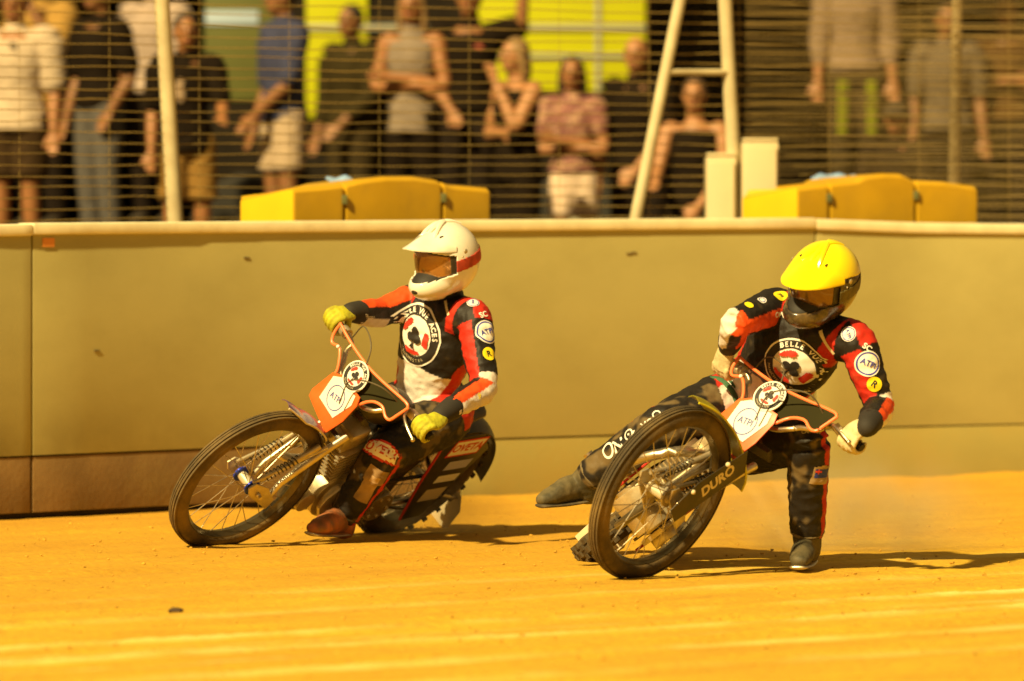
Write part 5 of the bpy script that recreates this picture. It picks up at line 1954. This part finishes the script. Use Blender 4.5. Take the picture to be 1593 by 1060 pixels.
    # shirt
    if shirt is not None:
        infl = .010 * h
        nk = [(c, (a + infl, b + infl)) for c, (a, b) in tor[1:-1]]
        hemp = p(sway(hem), 0, hem)
        sp = [sweep([hemp, p(sway(hem), 0, hem + .03)] + [c for c, _ in nk if c[2] > hemp[2] + .05 * h], [(.108 * h * bw, .086 * h * bw), (.106 * h * bw, .084 * h * bw)] + [r for c, r in nk if c[2] > hemp[2] + .05 * h], ref=lf, seg=22, cap='flat')]
        if neckline > .80:
            sp.append(sweep([p(sway(.80), -.004, .80), p(sway(.83), -.004, neckline)], [(.070 * h, .050 * h), (.040 * h, .042 * h)], ref=lf, seg=16))
        if sleeve > 0:
            for sh, el, wr in armj:
                e = sh + (el - sh) * min(1, sleeve)
                pts_ = [sh + (p(0, 0, .78) - sh) * .45, sh, sh * .5 + e * .5, e]
                rr = [.048 * h, .050 * h * bw, .046 * h * bw, .042 * h * bw]
                if sleeve > 1:
                    pts_ += [el + (wr - el) * (sleeve - 1)]
                    rr += [.030 * h]
                sp.append(sweep(pts_, rr, seg=14))
        smh = fuse(sp, .012, 3)
        wrinkle(smh, .006, px * .01)
        if extra and 'paint' in extra:
            P_ = mesh_np(smh)
            c = extra['paint'](P_, base, lf, fw, h)
            paint(smh, c)
            mm = mat('cloth_print', (.5, .5, .5), .85, attr='Col', var=.12, vscale=20)
        else:
            mm = shirt
        set_np(smh, mesh_np(smh) - base)
        link('shirt', smh, mm, t)
    # trousers, shorts or skirt
    bp = [sweep([p(0, 0, .475), p(0, 0, .53), p(0, 0, min(.585, hem + .07))], [(.086 * h * bw, .066 * h * bw), (.094 * h * bw, .070 * h * bw), (.086 * h * bw, .064 * h * bw)], ref=lf, seg=20)]
    for hp, kn, an in legj:
        if blen > .9:
            bp.append(sweep([hp + up * .02 * h, hp * .5 + kn * .5, kn, kn * .5 + an * .5, an + up * .0 * h], [.064 * h * bw, .058 * h * bw, .046 * h, .043 * h, .038 * h], seg=14))
        else:
            e = hp + (kn - hp) * blen / .55
            bp.append(sweep([hp + up * .02 * h, hp * .5 + e * .5, e], [.062 * h * bw, .060 * h * bw, .058 * h * bw], seg=14, cap='flat'))
    bm_ = fuse(bp, .012, 3)
    wrinkle(bm_, .006, px * .013 + 2)
    set_np(bm_, mesh_np(bm_) - base)
    link('trousers' if blen > .9 else 'shorts', bm_, bottom, t)
    for hp, kn, an in legj:
        build('shoe', MB().add(*sweep([an - fw * .03 * h - up * .022 * h, an + fw * .02 * h - up * .022 * h, an + fw * .085 * h - up * .030 * h], [(.026 * h, .024 * h), (.028 * h, .024 * h), (.024 * h, .014 * h)], ref=lf, seg=14)), cloth_of('shoe%.2f' % shoes[0], shoes), t, tuple(base))
    return t, dict(p=p, h=h, fw=fw, lf=lf, up=up, base=base, hc=hc, arms=armj, bw=bw)


DK, BR, BL = (.020, .013, .008), (.075, .040, .017), (.22, .13, .05)
blackc = cloth_of('black', (0.010, 0.006, 0.003))
dkblue = cloth_of('darktrouser', (0.014, 0.009, 0.006))
spectator(26, -24, 41, 1.74, 12, 'man in a white polo shirt and dark shorts at the far left', cloth_of('whitepolo', (0.449, 0.354, 0.262)), .85, cloth_of('brownshort', (0.037, 0.021, 0.009)), .50, ('down', 'pocket'), DK, 0, build_w=1.14, hem=.47)
ex = spectator(66, -62, 45, 1.86, 30, 'person in a tan shirt standing behind the man in the white polo', cloth_of('tan', (0.313, 0.183, 0.047)), .8, dkblue, 1.0, ('face', 'down'), BR, 1, build_w=1.05, hem=.40)
spectator(155, -38, 43, 1.78, 48, 'man in a black shirt and faded blue jeans', blackc, .8, cloth_of('jeans', (0.088, 0.080, 0.075)), 1.0, ('pocket', 'down'), DK, 1, hem=.51)
spectator(243, -60, 45.5, 1.84, 20, 'person in a lilac white shirt behind the left fence post', cloth_of('lilac', (0.340, 0.260, 0.215)), .8, dkblue, 1.0, ('down', 'down'), BR, 0)
_, I = spectator(292, 22, 40, 1.58, -8, 'teenager in a black printed T-shirt and tan shorts reaching forward', blackc, .8, cloth_of('tanshort', (0.204, 0.112, 0.028)), .56, ('fwd', 'down'), DK, 0, hem=.46)
spectator(441, -34, 42, 1.80, 62, 'man in a blue polo shirt and pale grey shorts', cloth_of('bluepolo', (0.041, 0.044, 0.089)), .9, cloth_of('paleshort', (0.381, 0.284, 0.197)), .48, ('low', 'down'), DK, 1, hem=.49, build_w=.98)
spectator(548, 8, 46.5, 1.74, 35, 'person in dark olive clothes, dim between the blue polo and grey top', cloth_of('olive', (0.029, 0.021, 0.007)), 1.6, cloth_of('olive2', (0.032, 0.022, 0.009)), 1.0, ('low', 'down'), DK, 1)
spectator(642, -18, 42, 1.70, 15, 'woman in a grey sleeveless top with arms crossed', cloth_of('greytop', (0.197, 0.153, 0.117)), 0, blackc, 1.0, ('crossed', 'crossed2'), BL, 0, longhair=True, hem=.45, build_w=.95)
_, IM = spectator(728, -30, 44.5, 1.80, 10, 'man in a black T-shirt standing tall behind the woman in grey', blackc, .8, dkblue, 1.0, ('raise', 'low'), DK, 0, build_w=1.14)
spectator(806, 60, 42, 1.66, 55, 'woman in a black dress holding a hand to her face', blackc, 0, blackc, .52, ('face', 'crossed2'), BL, 2, longhair=True, neckline=.7, hem=.44, build_w=1.05)


def print_mauve(P, base, lf, fw, h):
    n = fnoise(P, 16, 3.0)
    m2 = fnoise(P, 40, 6.0)
    c = np.tile(np.array((.22, .085, .065)), (len(P), 1))
    c[n > .05] = (.36, .20, .13)
    c[m2 > .22] = (.13, .045, .05)
    return c


spectator(893, 88, 43, 1.64, 5, 'woman in a mauve patterned top and white shorts with arms crossed', blackc, .5, cloth_of('whiteshort', (0.576, 0.432, 0.324)), .36, ('crossed', 'crossed2'), DK, 0, longhair=True, hem=.53, build_w=.90, extra=dict(paint=print_mauve))
spectator(995, 56, 43, 1.78, 18, 'bald man in a black T-shirt right of the woman in mauve', blackc, .85, dkblue, 1.0, ('low', 'down'), None, 2, build_w=1.0)
spectator(1081, 122, 41, 1.62, 10, 'woman in a black strapless top behind the A shaped support', blackc, 0, blackc, 1.0, ('low', 'fwd'), BR, 2, neckline=.7, hem=.50)
_, I14 = spectator(1332, -96, 44.9, 1.84, 0, 'person in a white shirt and lime striped trousers behind the dense net', cloth_of('whiteshirt2', (0.221, 0.156, 0.109)), 1.5, cloth_of('work', (0.043, 0.031, 0.015)), 1.0, ('down', 'down'), DK, 0)
hv = cloth_of('hivis', (.17, .19, .008), var=.05)
root14 = [o for o in bpy.data.objects if o.get('label', '').startswith('person in a white shirt and lime')][0]
for s_ in (-1, 1):
    hp, kn = I14['p'](s_ * .052, .062, .46), I14['p'](s_ * .056, .058, .26)
    build('reflective_stripe', MB().add(*sweep([hp, kn], [(.036, .008), (.032, .008)], ref=I14['lf'], seg=12)), hv, root14, tuple(I14['base']))
spectator(1396, 160, 41, 1.50, 15, 'boy in a dark cap and dark shirt behind the right yellow pad', cloth_of('dkbrown', (0.025, 0.016, 0.008)), .8, dkblue, .56, ('down', 'fwd'), DK, 0, cap=(.06, .045, .03))
spectator(1474, 4, 45.0, 1.76, -5, 'person in a grey shirt beside the rear post at right', cloth_of('greyshirt', (0.116, 0.089, 0.061)), .8, dkblue, 1.0, ('down', 'down'), DK, 1)
spectator(1565, -10, 45.2, 1.78, 10, 'person in brown at the far right behind the dense net', cloth_of('brownshirt', (0.072, 0.037, 0.012)), 1.6, dkblue, 1.0, ('down', 'crossed'), DK, 1)

# things worn or held that show as accents
def accent(name, px, py, d, r, m, label, cat, R=None):
    P = at(px, py, d)
    tag(build(name, MB().add(*ellipsoid(P, r, R, seg=16, rings=10)), m, origin=tuple(P)), label, cat)


def glasses(px, py, d):
    P = at(px, py, d)
    t = thing('sunglasses', tuple(P), 'dark sunglasses hung on the front of the white polo', 'sunglasses')
    for k, (dx, dz) in enumerate(((-.02, .03), (.02, -.03))):
        build('lens', MB().add(*ellipsoid(P + (dx, 0, dz), (.024, .006, .022), seg=14, rings=8)), black_p, t, tuple(P))
    build('bridge', MB().add(*tube([P + (-.02, 0, .03), P + (.02, 0, -.03)], .004, seg=8)), black_p, t, tuple(P))


glasses(25, 78, 40.85)


def shirt_print(info, root_label, l, z, r, m, f=.078):
    root = [o for o in bpy.data.objects if o.get('label', '').startswith(root_label)][0]
    c = info['p'](l, f, z)
    build('shirt_print', MB().add(*ellipsoid(c, (.006, r[0], r[1]), np.stack([info['fw'], info['lf'], info['up']], 1), seg=16, rings=8)), m, root, tuple(info['base']))


shirt_print(I, 'teenager in a black', -.035, .70, (.035, .075), cloth_of('greyprint', (0.286, 0.201, 0.131)))
shirt_print(IM, 'man in a black T-shirt standing', .055, .745, (.035, .018), cloth_of('redprint', (0.374, 0.094, 0.061)), .082)

# ------------------------------------------------------------------ dust hanging behind the rear wheels
def dust(c, r, dens, label, seed):
    m = bpy.data.materials.new('dust_air')
    m.use_nodes = True
    N, L = m.node_tree.nodes, m.node_tree.links
    for n in list(N):
        if n.type == 'BSDF_PRINCIPLED':
            N.remove(n)
    vol = N.new('ShaderNodeVolumePrincipled')
    vol.inputs['Color'].default_value = (1.0, .86, .50, 1)
    tc = N.new('ShaderNodeTexCoord')
    ln = N.new('ShaderNodeVectorMath'); ln.operation = 'LENGTH'
    mp = N.new('ShaderNodeMapping')
    mp.inputs['Scale'].default_value = (1 / r[0], 1 / r[1], 1 / r[2])
    L.new(tc.outputs['Object'], mp.inputs['Vector'])
    L.new(mp.outputs['Vector'], ln.inputs[0])
    fall = N.new('ShaderNodeMapRange')
    fall.inputs['From Min'].default_value = 1.0
    fall.inputs['From Max'].default_value = .15
    fall.interpolation_type = 'SMOOTHERSTEP'
    L.new(ln.outputs['Value'], fall.inputs['Value'])
    nz = N.new('ShaderNodeTexNoise')
    nz.inputs['Scale'].default_value = 4.5
    nz.inputs['Detail'].default_value = 4
    L.new(tc.outputs['Object'], nz.inputs['Vector'])
    nr = N.new('ShaderNodeMapRange')
    nr.inputs['From Min'].default_value = .35
    nr.inputs['From Max'].default_value = .70
    nr.inputs['To Max'].default_value = dens
    L.new(nz.outputs['Fac'], nr.inputs['Value'])
    ml = N.new('ShaderNodeMath'); ml.operation = 'MULTIPLY'
    L.new(fall.outputs['Result'], ml.inputs[0]); L.new(nr.outputs['Result'], ml.inputs[1])
    L.new(ml.outputs[0], vol.inputs['Density'])
    L.new(vol.outputs[0], N['Material Output'].inputs['Volume'])
    o = build('dust_cloud', MB().add(*ellipsoid(c, r, seg=24, rings=14)), m, origin=tuple(c))
    tag(o, label, 'dust', kind='stuff')


dust(at(1300, 842, 26.6) * (1, 1, 0) + (0, 0, .10), (.85, 1.0, .46), 1.5, 'thin yellow dust hanging behind the rider in the yellow helmet', 1)
dust(at(690, 815, 27.9) * (1, 1, 0) + (0, 0, .06), (.45, .6, .24), 1.6, 'thin dust kicked up by the rear wheel of the left motorcycle', 2)
